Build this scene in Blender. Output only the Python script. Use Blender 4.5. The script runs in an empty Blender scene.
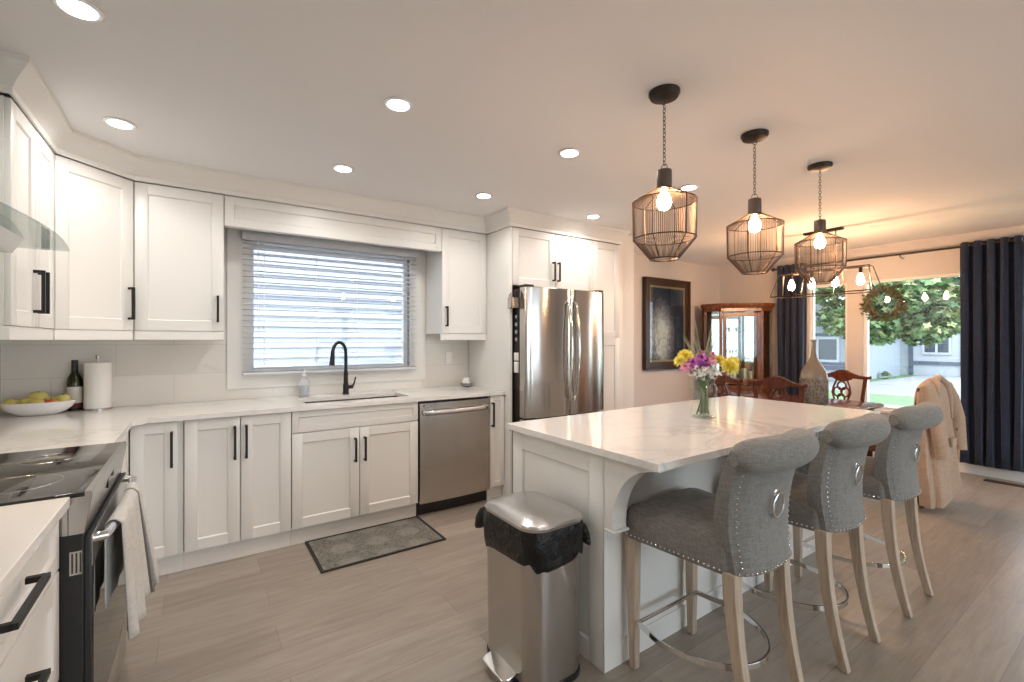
import bpy, bmesh, math, random
from mathutils import Vector, Matrix
random.seed(7)
S = bpy.context.scene
COL = S.collection
PI = math.pi

# ------------------------------------------------------------------ camera, world, light, exposure
cam = bpy.data.objects.new('camera', bpy.data.cameras.new('camera'))
COL.objects.link(cam)
cam.location = (0, 0, 1.34)
cam.rotation_euler = (math.radians(90), 0, math.radians(-34.43))
cam.data.sensor_width = 36.0
cam.data.lens = 458 / 1024 * 36
cam.data.shift_y = -1 / 1024
cam.data.clip_start = 0.02
cam.data.clip_end = 300
S.camera = cam

W = bpy.data.worlds.new('world'); S.world = W; W.use_nodes = True
wn = W.node_tree.nodes; wl = W.node_tree.links
bg = wn['Background']
bg.inputs['Color'].default_value = (0.80, 0.90, 1.0, 1)
bg.inputs['Strength'].default_value = 2.1

sun = bpy.data.objects.new('sun', bpy.data.lights.new('sun', 'SUN'))
COL.objects.link(sun)
sun.rotation_euler = (math.radians(50), 0, math.radians(-78))
sun.data.energy = 0.7; sun.data.angle = 0.35; sun.data.color = (1, .96, .9)

S.view_settings.view_transform = 'Standard'
S.view_settings.look = 'None'
S.view_settings.gamma = 1
S.view_settings.use_curve_mapping = False
S.view_settings.exposure = 1.34

CEIL = 2.42
POT_W = 6.1       # one recessed light
PEND_W = 3.0
CHAN_W = 5.4
CAMB = (1.0, 0.965, 0.92)
WARM = (1.0, 0.56, 0.29)

# ------------------------------------------------------------------ materials
MATS = {}
def mat(name, color, rough=.5, metal=0, **kw):
    m = bpy.data.materials.new(name); m.use_nodes = True
    b = m.node_tree.nodes['Principled BSDF']
    b.inputs['Base Color'].default_value = (*color, 1)
    b.inputs['Roughness'].default_value = rough
    b.inputs['Metallic'].default_value = metal
    for k, v in kw.items():
        b.inputs[k.replace('_', ' ')].default_value = v
    MATS[name] = m
    return m
def nodes(m): return m.node_tree.nodes, m.node_tree.links, m.node_tree.nodes['Principled BSDF']
def coords(m, scale=(1,1,1), rot=(0,0,0)):
    n, l, b = nodes(m)
    t = n.new('ShaderNodeTexCoord'); mp = n.new('ShaderNodeMapping')
    mp.inputs['Scale'].default_value = scale; mp.inputs['Rotation'].default_value = rot
    l.new(t.outputs['Object'], mp.inputs['Vector'])
    return mp.outputs['Vector']
def noise(m, vec, scale=5, detail=4, rough=.5, dist=0):
    n, l, b = nodes(m); t = n.new('ShaderNodeTexNoise')
    t.inputs['Scale'].default_value = scale; t.inputs['Detail'].default_value = detail
    t.inputs['Roughness'].default_value = rough; t.inputs['Distortion'].default_value = dist
    l.new(vec, t.inputs['Vector']); return t.outputs['Fac']
def ramp(m, fac, stops):
    n, l, b = nodes(m); r = n.new('ShaderNodeValToRGB')
    while len(r.color_ramp.elements) < len(stops): r.color_ramp.elements.new(.5)
    for e, (p, c) in zip(r.color_ramp.elements, stops):
        e.position = p; e.color = (*c, 1)
    l.new(fac, r.inputs['Fac']); return r.outputs['Color']
def mixc(m, fac, a, b_, mode='MIX'):
    n, l, b = nodes(m); x = n.new('ShaderNodeMix'); x.data_type = 'RGBA'; x.blend_type = mode
    if isinstance(fac, (int, float)): x.inputs[0].default_value = fac
    else: l.new(fac, x.inputs[0])
    for i, v in ((6, a), (7, b_)):
        if isinstance(v, tuple): x.inputs[i].default_value = (*v, 1)
        else: l.new(v, x.inputs[i])
    return x.outputs[2]
def setcol(m, c): m.node_tree.links.new(c, m.node_tree.nodes['Principled BSDF'].inputs['Base Color'])
def bump(m, h, strength=.2, dist=.002):
    n, l, b = nodes(m); u = n.new('ShaderNodeBump')
    u.inputs['Strength'].default_value = strength; u.inputs['Distance'].default_value = dist
    l.new(h, u.inputs['Height']); l.new(u.outputs['Normal'], b.inputs['Normal'])

m = mat('cabinet_white', (.80, .785, .75), .32)
m = mat('cabinet_shadow', (.25, .24, .22), .6)
m = mat('trim_white', (.80, .785, .75), .4)
m = mat('ceiling_paint', (.82, .805, .805), .8); bump(m, noise(m, coords(m), 60, 5), .12, .003)
m = mat('wall_paint', (.60, .565, .54), .75); bump(m, noise(m, coords(m), 90, 4), .06, .002)
m = mat('wall_light', (.74, .72, .69), .7)
# tiles of the backsplash
m = mat('backsplash_tile', (.72, .69, .64), .16)
n, l, b = nodes(m)
bt = n.new('ShaderNodeTexBrick'); bt.offset = .5
tc = n.new('ShaderNodeTexCoord'); mp = n.new('ShaderNodeMapping'); mp.inputs['Rotation'].default_value = (PI/2, 0, 0)
sp = n.new('ShaderNodeSeparateXYZ'); cb = n.new('ShaderNodeCombineXYZ'); ad = n.new('ShaderNodeMath')
l.new(tc.outputs['Object'], sp.inputs[0]); l.new(sp.outputs['X'], ad.inputs[0]); l.new(sp.outputs['Y'], ad.inputs[1])
l.new(ad.outputs[0], cb.inputs['X']); l.new(sp.outputs['Z'], cb.inputs['Y']); l.new(cb.outputs[0], bt.inputs['Vector'])
bt.inputs['Scale'].default_value = 1; bt.inputs['Brick Width'].default_value = .60; bt.inputs['Row Height'].default_value = .20
bt.inputs['Mortar Size'].default_value = .002; bt.inputs['Mortar Smooth'].default_value = .1
bt.inputs['Color1'].default_value = (.74, .71, .66, 1); bt.inputs['Color2'].default_value = (.76, .73, .68, 1); bt.inputs['Mortar'].default_value = (.62, .59, .54, 1)
l.new(bt.outputs['Color'], b.inputs['Base Color'])
# quartz
m = mat('quartz', (.83, .80, .76), .09)
v = coords(m, (1, 1, 1), (0, 0, .5))
w = noise(m, v, 1.6, 8, .62, 1.2)
c1 = ramp(m, w, [(0, (.84, .81, .775)), (.455, (.82, .79, .76)), (.495, (.46, .44, .42)), (.53, (.76, .735, .71)), (1, (.84, .81, .775))])
w2 = noise(m, v, .9, 3)
c2 = ramp(m, w2, [(.44, (0, 0, 0)), (.60, (.55, .55, .55))])
setcol(m, mixc(m, c2, (.84, .81, .775), c1))
# floor planks
m = mat('floor_planks', (.4, .35, .3), .33)
n, l, b = nodes(m)
v = coords(m)
bt = n.new('ShaderNodeTexBrick'); bt.offset = .37; bt.offset_frequency = 2
bt.inputs['Scale'].default_value = 1; bt.inputs['Brick Width'].default_value = 1.2; bt.inputs['Row Height'].default_value = .20
bt.inputs['Mortar Size'].default_value = .0016; bt.inputs['Mortar Smooth'].default_value = .2; bt.inputs['Bias'].default_value = 0
bt.inputs['Color1'].default_value = (.0, .0, .0, 1); bt.inputs['Color2'].default_value = (1, 1, 1, 1); bt.inputs['Mortar'].default_value = (.5, .5, .5, 1)
l.new(v, bt.inputs['Vector'])
g1 = noise(m, coords(m, (1.1, 9, 1)), 2.6, 8, .62, .9)
g2 = noise(m, coords(m, (2, 40, 1)), 3, 4)
ca = ramp(m, g1, [(.25, (.19, .150, .115)), (.5, (.315, .262, .212)), (.72, (.43, .375, .315))])
cbb = mixc(m, .22, ca, ramp(m, g2, [(.3, (.20, .17, .14)), (.7, (.45, .40, .35))]))
cc = mixc(m, .45, cbb, mixc(m, bt.outputs['Color'], (.235, .20, .165), (.42, .37, .32)))
setcol(m, mixc(m, bt.outputs['Fac'], cc, (.22, .19, .165)))
bump(m, g1, .05, .002)
# steels
def steel(name, col, rough, aniso=.75):
    m = mat(name, col, rough, 1)
    n, l, b = nodes(m)
    tg = n.new('ShaderNodeTangent'); tg.direction_type = 'RADIAL'; tg.axis = 'Z'
    l.new(tg.outputs[0], b.inputs['Tangent']); b.inputs['Anisotropic'].default_value = aniso; b.inputs['Anisotropic Rotation'].default_value = .25
    g = noise(m, coords(m, (1.2, 1.2, 90)), 2, 3)
    mr = n.new('ShaderNodeMapRange'); mr.inputs['To Min'].default_value = rough - .03; mr.inputs['To Max'].default_value = rough + .03
    l.new(g, mr.inputs['Value']); l.new(mr.outputs[0], b.inputs['Roughness'])
    return m
steel('steel_vertical', (.52, .495, .465), .17, .92)
steel('steel_brushed', (.52, .50, .475), .24, .3)
mat('steel_lid', (.60, .59, .58), .24, 1)
mat('chrome', (.75, .74, .73), .08, 1)
mat('black_metal', (.012, .012, .013), .42, .3)
mat('dark_bronze', (.045, .035, .03), .4, .7)
mat('wire_bronze', (.14, .105, .085), .45, .6)
mat('black_plastic', (.015, .015, .016), .4)
mat('black_glass', (.012, .011, .011), .05)
mat('cooktop_glass', (.03, .028, .026), .06)
m = mat('bag_plastic', (.004, .004, .0045), .2, Specular_IOR_Level=.35); bump(m, noise(m, coords(m), 26, 4, .6, 1), .9, .012)
mat('white_ceramic', (.86, .86, .87), .12)
mat('paper', (.86, .84, .80), .9)
m = mat('label_paper', (.75, .70, .62), .6)
mat('dark_red', (.10, .01, .015), .4)
mat('bottle_glass', (.018, .022, .004), .06)
m = mat('pear_skin', (.62, .56, .16), .4); setcol(m, ramp(m, noise(m, coords(m), 16, 3), [(.3, (.55, .50, .10)), (.7, (.72, .63, .24))]))
m = mat('apple_skin', (.5, .12, .07), .35); setcol(m, ramp(m, noise(m, coords(m), 12, 3), [(.4, (.45, .07, .05)), (.65, (.66, .45, .16))]))
# fabrics
def fabric(name, a, c, sc=350, bs=.5):
    m = mat(name, a, .9); n, l, b = nodes(m)
    b.inputs['Sheen Weight'].default_value = .15
    t1 = noise(m, coords(m, (1, 1, .12)), sc, 2); t2 = noise(m, coords(m, (.12, .12, 1)), sc, 2)
    x = mixc(m, .5, t1, t2)
    big = noise(m, coords(m), 7, 3)
    setcol(m, mixc(m, ramp(m, big, [(.3, (0, 0, 0)), (.8, (.3, .3, .3))]), ramp(m, x, [(.38, a), (.62, c)]), c))
    bump(m, x, bs, .0012); return m
fabric('stool_linen', (.15, .145, .134), (.245, .237, .22), 260)
fabric('curtain_navy', (.007, .013, .034), (.016, .030, .068), 160, .3)
fabric('coat_wool', (.43, .30, .21), (.52, .38, .28), 160, .3)
m = fabric('towel_cotton', (.50, .48, .45), (.60, .58, .54), 200, .4)
m = mat('towel_stripe', (.24, .225, .21), .9)
# woods
def wood(name, stops, sc, rough=.4, s=6):
    m = mat(name, stops[0][1], rough)
    g = noise(m, coords(m, sc), s, 6, .6, 1.2)
    setcol(m, ramp(m, g, stops)); bump(m, g, .06, .002); return m
wood('stool_wood', [(.3, (.37, .28, .20)), (.5, (.48, .38, .285)), (.7, (.56, .46, .36))], (9, 9, .8), .5)
wood('mahogany', [(.3, (.045, .011, .006)), (.5, (.095, .023, .011)), (.7, (.15, .040, .018))], (6, 6, .9), .22)
wood('cherry_cabinet', [(.3, (.09, .03, .012)), (.5, (.16, .056, .022)), (.7, (.24, .09, .036))], (6, 6, .9), .25)
wood('frame_wood', [(.3, (.02, .010, .007)), (.6, (.055, .026, .016))], (5, 5, 1), .3)
# mat of the sink
m = mat('rug_pile', (.3, .28, .25), .95)
n, l, b = nodes(m)
vo = n.new('ShaderNodeTexVoronoi'); vo.inputs['Scale'].default_value = 4.6; vo.inputs['Randomness'].default_value = .1
l.new(coords(m), vo.inputs['Vector'])
no = noise(m, coords(m), 70, 3, .7, 2); n2 = noise(m, coords(m), 24, 3, .6, 3)
disc = ramp(m, vo.outputs['Distance'], [(.26, (.30, .30, .30)), (.40, (0, 0, 0))])
base = ramp(m, n2, [(.42, (.05, .048, .043)), (.50, (.26, .245, .21)), (.56, (.06, .057, .05)), (.64, (.28, .265, .235))])
setcol(m, mixc(m, disc, mixc(m, ramp(m, no, [(.4, (0, 0, 0)), (.6, (.6, .6, .6))]), base, (.22, .21, .185)), (.38, .365, .33)))
bump(m, no, .5, .004)
mat('rug_border', (.018, .016, .015), .8)
mat('blind_white', (.68, .69, .71), .5)
mat('cord_white', (.8, .8, .78), .7)
mat('upvc', (.8, .8, .8), .35)
m = mat('soap_plastic', (.9, .92, .95), .1, Transmission_Weight=.85, IOR=1.35)
mat('soap_liquid', (.75, .78, .85), .2)
m = mat('clear_glass', (.96, .98, .97), .0, Transmission_Weight=1.0, IOR=1.45)
# panes: thin sheets of glass, clear with a mirror coat that grows at grazing angles
def pane(name, tint, base=.05):
    m = bpy.data.materials.new(name); m.use_nodes = True; n = m.node_tree.nodes; l = m.node_tree.links
    n.remove(n['Principled BSDF'])
    t = n.new('ShaderNodeBsdfTransparent'); t.inputs[0].default_value = (*tint, 1)
    g = n.new('ShaderNodeBsdfGlossy'); g.inputs['Roughness'].default_value = .01
    lw = n.new('ShaderNodeLayerWeight'); lw.inputs['Blend'].default_value = .5
    pw = n.new('ShaderNodeMath'); pw.operation = 'POWER'; pw.inputs[1].default_value = 4.5; l.new(lw.outputs['Facing'], pw.inputs[0])
    f = n.new('ShaderNodeMath'); f.operation = 'MULTIPLY_ADD'; f.inputs[1].default_value = .8; f.inputs[2].default_value = base; l.new(pw.outputs[0], f.inputs[0])
    x = n.new('ShaderNodeMixShader')
    l.new(f.outputs[0], x.inputs[0]); l.new(t.outputs[0], x.inputs[1]); l.new(g.outputs[0], x.inputs[2])
    l.new(x.outputs[0], n['Material Output'].inputs[0]); MATS[name] = m; return m
pane('window_glass', (.96, .98, .98)); pane('hood_glass', (.80, .86, .84)); pane('door_glass', (.9, .95, .93))
pane('vase_glass', (.93, .96, .94))
m = mat('amber_glass', (.45, .36, .27), .12, Transmission_Weight=.55, IOR=1.4)
m = mat('twine_wrap', (.30, .24, .185), .8)
n, l, b = nodes(m); vo = n.new('ShaderNodeTexVoronoi'); vo.inputs['Scale'].default_value = 60; l.new(coords(m, (1, 1, .6)), vo.inputs['Vector'])
setcol(m, ramp(m, vo.outputs['Distance'], [(.15, (.09, .07, .055)), (.45, (.17, .14, .11)), (.7, (.24, .20, .165))]))
def emit(name, col, st):
    m = mat(name, (0, 0, 0), .5); n, l, b = nodes(m)
    b.inputs['Emission Color'].default_value = (*col, 1); b.inputs['Emission Strength'].default_value = st; return m
emit('pot_lens', (1, .97, .92), 9); emit('filament', (1, .72, .42), 26)
emit('bulb_glow', (1, .82, .55), 5.0)
# emission = power / (pi * bulb surface)
emit('pendant_bulb', WARM, PEND_W/(PI*.0135)); emit('chandelier_bulb', WARM, CHAN_W/(PI*.0140))
# plants
def leafm(name, a, c, sc=3, tr=.25):
    m = mat(name, a, .55); setcol(m, ramp(m, noise(m, coords(m), sc, 3, .7), [(.35, a), (.65, c)]))
    return m
leafm('flower_yellow', (.85, .72, .06), (.92, .84, .25), 30)
leafm('flower_purple', (.28, .035, .28), (.48, .12, .44), 30)
leafm('flower_pink', (.60, .18, .36), (.75, .4, .5), 30)
leafm('flower_white', (.75, .75, .72), (.85, .84, .8), 30)
leafm('stem_green', (.06, .13, .05), (.13, .22, .09), 30)
leafm('grass_blade', (.20, .24, .15), (.33, .36, .25), 20)
leafm('wreath_leaf', (.05, .085, .025), (.15, .13, .05), 12)
leafm('maple_leaf', (.07, .15, .055), (.22, .34, .15), 3)
leafm('maple_leaf_pale', (.30, .40, .20), (.52, .48, .24), 5)
leafm('maple_leaf_dark', (.02, .05, .025), (.07, .13, .06), 3)
mat('bark', (.09, .07, .055), .9)
leafm('lawn', (.10, .19, .07), (.16, .27, .10), 2); leafm('mulch', (.22, .11, .08), (.40, .28, .22), 14)
leafm('bush_green', (.10, .15, .04), (.25, .30, .09), 9)
mat('asphalt', (.30, .30, .31), .9); mat('concrete', (.34, .34, .35), .9)
mat('house_panel', (.44, .475, .53), .8); mat('house_trim', (.10, .125, .17), .7); mat('roof_shingle', (.055, .06, .07), .9)
mat('house_grey', (.36, .40, .46), .8); mat('dark_glass', (.05, .07, .09), .1)
m = mat('siding', (.42, .435, .49), .7)
# the picture: pale blotches on a dark blue ground
m = mat('canvas_print', (.05, .05, .08), .35)
n, l, b = nodes(m)
gr = n.new('ShaderNodeTexGradient'); gr.gradient_type = 'SPHERICAL'
mp = n.new('ShaderNodeMapping'); mp.inputs['Scale'].default_value = (2.8, 1, 1.55); mp.inputs['Location'].default_value = (.35, 0, .25)
tc = n.new('ShaderNodeTexCoord'); l.new(tc.outputs['Object'], mp.inputs['Vector']); l.new(mp.outputs[0], gr.inputs[0])
ns = noise(m, coords(m), 9, 7, .65, 1.5)
mm = n.new('ShaderNodeMath'); mm.operation = 'MULTIPLY'; l.new(gr.outputs['Fac'], mm.inputs[0]); l.new(ns, mm.inputs[1])
setcol(m, ramp(m, mm.outputs[0], [(.0, (.02, .03, .07)), (.10, (.045, .045, .09)), (.20, (.22, .19, .26)), (.30, (.55, .50, .58)), (.42, (.85, .83, .86))]))
mat('mat_board', (.45, .33, .22), .7)

# ------------------------------------------------------------------ geometry helpers
class MB:
    def __init__(s): s.bm = bmesh.new()
    def box(s, x0, x1, y0, y1, z0, z1, bevel=0):
        vs = [s.bm.verts.new(p) for p in ((x0,y0,z0),(x1,y0,z0),(x1,y1,z0),(x0,y1,z0),(x0,y0,z1),(x1,y0,z1),(x1,y1,z1),(x0,y1,z1))]
        fs = [s.bm.faces.new([vs[i] for i in f]) for f in ((0,3,2,1),(4,5,6,7),(0,1,5,4),(1,2,6,5),(2,3,7,6),(3,0,4,7))]
        if bevel:
            es = list({e for f in fs for e in f.edges})
            bmesh.ops.bevel(s.bm, geom=es, offset=bevel, segments=2, affect='EDGES', profile=.5)
        return s
    def prism(s, pts, axis, a, b):
        """polygon pts (2D) extruded along axis from a to b. axis 'z': pts=(x,y); 'x': (y,z); 'y': (x,z)"""
        def P(p, t):
            return {'z': (p[0], p[1], t), 'x': (t, p[0], p[1]), 'y': (p[0], t, p[1])}[axis]
        A = [s.bm.verts.new(P(p, a)) for p in pts]; B = [s.bm.verts.new(P(p, b)) for p in pts]
        n = len(pts)
        s.bm.faces.new(A); s.bm.faces.new(B[::-1])
        for i in range(n): s.bm.faces.new([A[i], B[i], B[(i+1) % n], A[(i+1) % n]])
        return s
    def tube(s, path, r, seg=8, closed=False, flat=None):
        P = [Vector(p) for p in path]; n = len(P); rings = []
        rs = r if isinstance(r, (list, tuple)) else [r]*n
        up = None
        for i in range(n):
            if closed: t = P[(i+1) % n] - P[i-1]
            else: t = P[min(i+1, n-1)] - P[max(i-1, 0)]
            t.normalize()
            if up is None:
                up = Vector((0,0,1)) if abs(t.z) < .9 else Vector((1,0,0))
            a = t.cross(up)
            if a.length < 1e-5: a = t.cross(Vector((0,1,0)))
            a.normalize(); b = a.cross(t).normalized(); up = b
            k = flat or 1
            rings.append([s.bm.verts.new(P[i] + (a*math.cos(2*PI*j/seg)*k + b*math.sin(2*PI*j/seg))*rs[i]) for j in range(seg)])
        m_ = n if closed else n-1
        for i in range(m_):
            A = rings[i]; B = rings[(i+1) % n]
            for j in range(seg): s.bm.faces.new([A[j], A[(j+1) % seg], B[(j+1) % seg], B[j]])
        if not closed:
            s.bm.faces.new(rings[0][::-1]); s.bm.faces.new(rings[-1])
        return s
    def lathe(s, prof, c=(0,0,0), seg=24, sx=1, sy=1, close=True):
        rings = []
        for r, z in prof:
            rings.append([s.bm.verts.new((c[0]+max(r, 1e-4)*sx*math.cos(2*PI*j/seg), c[1]+max(r, 1e-4)*sy*math.sin(2*PI*j/seg), c[2]+z)) for j in range(seg)])
        for A, B in zip(rings, rings[1:]):
            for j in range(seg): s.bm.faces.new([A[j], A[(j+1) % seg], B[(j+1) % seg], B[j]])
        if close:
            s.bm.faces.new(rings[0][::-1]); s.bm.faces.new(rings[-1])
        return s
    def ball(s, c, r, sx=1, sy=1, sz=1, seg=12):
        pr = [(r*math.sin(PI*i/8), -r*math.cos(PI*i/8)) for i in range(9)]
        k = len(s.bm.verts)
        s.lathe([(a, b*sz) for a, b in pr], c, seg, sx, sy); return s
    def grid(s, rows, closed=False):
        R = [[s.bm.verts.new(p) for p in r] for r in rows]
        for A, B in zip(R, R[1:]):
            n = len(A)
            for j in range(n if closed else n-1): s.bm.faces.new([A[j], A[(j+1) % n], B[(j+1) % n], B[j]])
        return R
    def loft(s, rows):
        R = s.grid(rows, True); s.bm.faces.new(R[0][::-1]); s.bm.faces.new(R[-1]); return s
    def face(s, pts): s.bm.faces.new([s.bm.verts.new(p) for p in pts]); return s
    def xf(s, M):
        bmesh.ops.transform(s.bm, matrix=M, verts=s.bm.verts); return s
    def build(s, name, material, parent=None, smooth=True, bevel=0, solid=0, sub=0):
        off = Vector((0,0,0))
        p = parent
        while p is not None: off += Vector(p.location) if p.get('_w') else Vector((0,0,0)); p = p.parent
        if parent is None:
            xs = [v.co.x for v in s.bm.verts]; ys = [v.co.y for v in s.bm.verts]; zs = [v.co.z for v in s.bm.verts]
            off = Vector(((min(xs)+max(xs))/2, (min(ys)+max(ys))/2, min(zs)))
        bmesh.ops.recalc_face_normals(s.bm, faces=s.bm.faces)
        for v in s.bm.verts: v.co -= off
        me = bpy.data.meshes.new(name); s.bm.to_mesh(me); s.bm.free()
        o = bpy.data.objects.new(name, me); COL.objects.link(o)
        me.materials.append(MATS[material] if isinstance(material, str) else material)
        if parent is None: o.location = off
        else: o.parent = parent
        if smooth:
            for f in me.polygons: f.use_smooth = True
            me.set_sharp_from_angle(angle=math.radians(38))
        if solid:
            q = o.modifiers.new('solid', 'SOLIDIFY'); q.thickness = solid; q.offset = 0
        if bevel:
            q = o.modifiers.new('bevel', 'BEVEL'); q.width = bevel; q.segments = 2; q.limit_method = 'ANGLE'; q.angle_limit = math.radians(40)
        if sub:
            q = o.modifiers.new('sub', 'SUBSURF'); q.levels = sub; q.render_levels = sub
        return o

def tag(o, label, cat, group=None):
    o['label'] = label; o['category'] = cat
    if group: o['group'] = group
    return o
def thing(name, label, cat, loc=(0,0,0), world=True, group=None):
    """Empty at the base; with world=True its parts are written in room coordinates"""
    o = bpy.data.objects.new(name, None); COL.objects.link(o); o.location = loc
    o.empty_display_size = .1
    if world: o['_w'] = 1
    return tag(o, label, cat, group)
def struct(o): o['kind'] = 'structure'; return o
def dup(root, loc, rot=0, label=None):
    r = root.copy(); COL.objects.link(r); r.location = loc; r.rotation_euler = (0, 0, rot)
    if label: r['label'] = label
    def rec(src, dst):
        for ch in list(src.children):
            c = ch.copy(); COL.objects.link(c); c.parent = dst; rec(ch, c)
    rec(root, r); return r
def frame_mat(o, u):  # 4x4 with local x along u (unit xy), local y = perpendicular (rotated +90), origin o
    return Matrix(((u[0], -u[1], 0, o[0]), (u[1], u[0], 0, o[1]), (0, 0, 1, o[2]), (0, 0, 0, 1)))

# shaker front: in local coords x 0..w, z 0..h, front face at y=0 (towards -y), thickness t behind
def shaker(mb, w, h, t=.02, rail=.062, rec=.009):
    rail = min(rail, w*.28, h*.28)
    mb.box(0, rail, 0, t, 0, h, .0015); mb.box(w-rail, w, 0, t, 0, h, .0015)
    mb.box(rail, w-rail, 0, t, 0, rail); mb.box(rail, w-rail, 0, t, h-rail, h)
    c = .006
    # chamfered lip and recessed panel
    a = [(rail, 0, rail), (w-rail, 0, rail), (w-rail, 0, h-rail), (rail, 0, h-rail)]
    b = [(rail+c, rec, rail+c), (w-rail-c, rec, rail+c), (w-rail-c, rec, h-rail-c), (rail+c, rec, h-rail-c)]
    for i in range(4): mb.face([a[i], a[(i+1) % 4], b[(i+1) % 4], b[i]])
    mb.box(rail+c-.0005, w-rail-c+.0005, rec, t-.001, rail+c-.0005, h-rail-c+.0005)
    return mb
def bar_handle(mb, x, z0, z1, horizontal=False, proj=.032, s=.0065):
    if horizontal:   # x -> x0, z0 -> x1 , z1 -> z
        x0, x1, z = x, z0, z1
        mb.box(x0, x1, -proj-s, -proj+s, z-s, z+s, .001)
        for c in (x0+s, x1-s): mb.box(c-s, c+s, -proj+s*.5, .0, z-s, z+s)
    else:
        mb.box(x-s, x+s, -proj-s, -proj+s, z0, z1, .001)
        for c in (z0+s, z1-s): mb.box(x-s, x+s, -proj+s*.5, .0, c-s, c+s)
    return mb
def front(root, M, x0, x1, z0, z1, hx=None, hz=None, kind='door', hor=None, gap=.0025, label=None):
    """door or drawer front in the frame M (x along the run, -y outwards); returns it"""
    mb = shaker(MB(), x1-x0-2*gap, z1-z0-2*gap).xf(M @ Matrix.Translation((x0+gap, -.02, z0+gap)))
    d = mb.build(kind, 'cabinet_white', root)
    if hx is not None:
        bar_handle(MB(), hx, hz[0], hz[1]).xf(M @ Matrix.Translation((0, -.02, 0))).build('handle', 'black_metal', d, smooth=False)
    if hor is not None:
        bar_handle(MB(), *hor, horizontal=True).xf(M @ Matrix.Translation((0, -.02, 0))).build('handle', 'black_metal', d, smooth=False)
    return d
def carcass(root, M, w, dep, z0, z1, name='body'):
    return MB().box(0.0015, w-.0015, .0, dep, z0, z1).xf(M).build(name, 'cabinet_white', root, bevel=.001)

XL, XR, YB, YF = -.95, 6.40, 3.87, -3.4
# ------------------------------------------------------------------ the room
struct(MB().box(XL-.1, XR+.12, YF-.1, YB+.12, -.1, 0).build('floor', 'floor_planks'))
bpy.data.objects['floor'].location = (2.7, 0, -.1)
me = bpy.data.objects['floor'].data
struct(MB().box(XL-.1, XR+.12, YF-.1, YB+.12, CEIL, CEIL+.1).build('ceiling', 'ceiling_paint'))
struct(MB().box(XL-.1, XL, YF, YB, 0, CEIL).build('wall_left', 'wall_light'))
mb = MB(); ra, rb, rt = .9, 4.9, 2.15
mb.box(XL-.1, ra, YF-.1, YF, 0, CEIL); mb.box(rb, XR+.1, YF-.1, YF, 0, CEIL); mb.box(ra, rb, YF-.1, YF, rt, CEIL)
struct(mb.build('wall_rear', 'wall_light'))
for i in range(2):  # unseen patio doors, added for daylight fill and for the steel to reflect
    a = ra+i*(rb-ra)/2; b_ = a+(rb-ra)/2; f = MB(); q = .06
    f.box(a, a+q, YF-.08, YF-.03, 0, rt); f.box(b_-q, b_, YF-.08, YF-.03, 0, rt); f.box(a+q, b_-q, YF-.08, YF-.03, .001, .12); f.box(a+q, b_-q, YF-.08, YF-.03, rt-q, rt)
    o = struct(f.build('door_%d' % (i+1), 'upvc'))
    MB().box(a+q, b_-q, YF-.058, YF-.052, .12, rt-q).xf(Matrix.Translation(-Vector(o.location))).build('pane', 'window_glass', o)
# back wall with the opening of the sink window
wx0, wx1, wz0, wz1 = .315, 1.545, 1.105, 2.06
mb = MB(); mb.box(XL-.1, wx0, YB, YB+.12, 0, CEIL); mb.box(wx1, 3.9, YB, YB+.12, 0, CEIL)
mb.box(wx0, wx1, YB, YB+.12, 0, wz0); mb.box(wx0, wx1, YB, YB+.12, wz1, CEIL)
mb.build('wall_back', 'wall_light'); struct(bpy.data.objects['wall_back'])
struct(MB().box(3.9, XR+.1, YB, YB+.12, 0, CEIL).build('wall_dining', 'wall_paint'))
struct(MB().box(3.56, 3.76, 3.23, YB, 0, CEIL).build('wall_stub', 'wall_light', bevel=.003))
struct(MB().box(4.22, 4.40, YB-.12, YB, 0, CEIL).build('wall_pilaster', 'wall_paint', bevel=.003))
# window wall
panes = [(0.45, 2.09), (2.25, 2.66)]; pz0, pz1 = .55, 2.03
mb = MB(); mb.box(XR, XR+.12, YF, .45, 0, CEIL); mb.box(XR, XR+.12, 2.66, YB, 0, CEIL)
mb.box(XR, XR+.12, .45, 2.66, 0, pz0); mb.box(XR, XR+.12, .45, 2.66, pz1, CEIL)
mb.box(XR, XR+.12, 2.09, 2.25, pz0, pz1)
struct(mb.build('wall_right', 'wall_paint'))
for i, (a, b_) in enumerate(panes):
    f = MB(); t = .03
    f.box(XR+.03, XR+.09, a, a+t, pz0, pz1); f.box(XR+.03, XR+.09, b_-t, b_, pz0, pz1)
    f.box(XR+.03, XR+.09, a+t, b_-t, pz0, pz0+t); f.box(XR+.03, XR+.09, a+t, b_-t, pz1-t, pz1)
    o = struct(f.build('window_%d' % (i+2), 'upvc'))
    MB().box(XR+.055, XR+.06, a+t, b_-t, pz0+t, pz1-t).xf(Matrix.Translation(-Vector(o.location))).build('pane', 'window_glass', o)
struct(MB().box(XR-.03, XR+.03, .40, 2.72, pz0-.03, pz0).build('trim_2', 'trim_white', bevel=.003))
# baseboards
struct(MB().box(XR-.014, XR, YF, YB, 0, .095).build('baseboard_right', 'trim_white', bevel=.003))
struct(MB().box(3.76, XR-.014, YB-.014, YB, 0, .095).build('baseboard_back', 'trim_white', bevel=.003))
struct(MB().box(XL, .85, YF, YF+.014, 0, .095).build('baseboard_rear', 'trim_white', bevel=.003))
# tiled backsplash
mb = MB(); bz0, bz1 = .91, 1.42; y0, y1 = YB-.008, YB
mb.box(XL+.008, .172, y0, y1, bz0, bz1); mb.box(1.697, 2.135, y0, y1, bz0, bz1); mb.box(.172, 1.697, y0, y1, bz0, .988)
mb.box(XL, XL+.008, .6, YB, bz0, 1.75)
o = struct(mb.build('trim_3', 'backsplash_tile', smooth=False))
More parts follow.
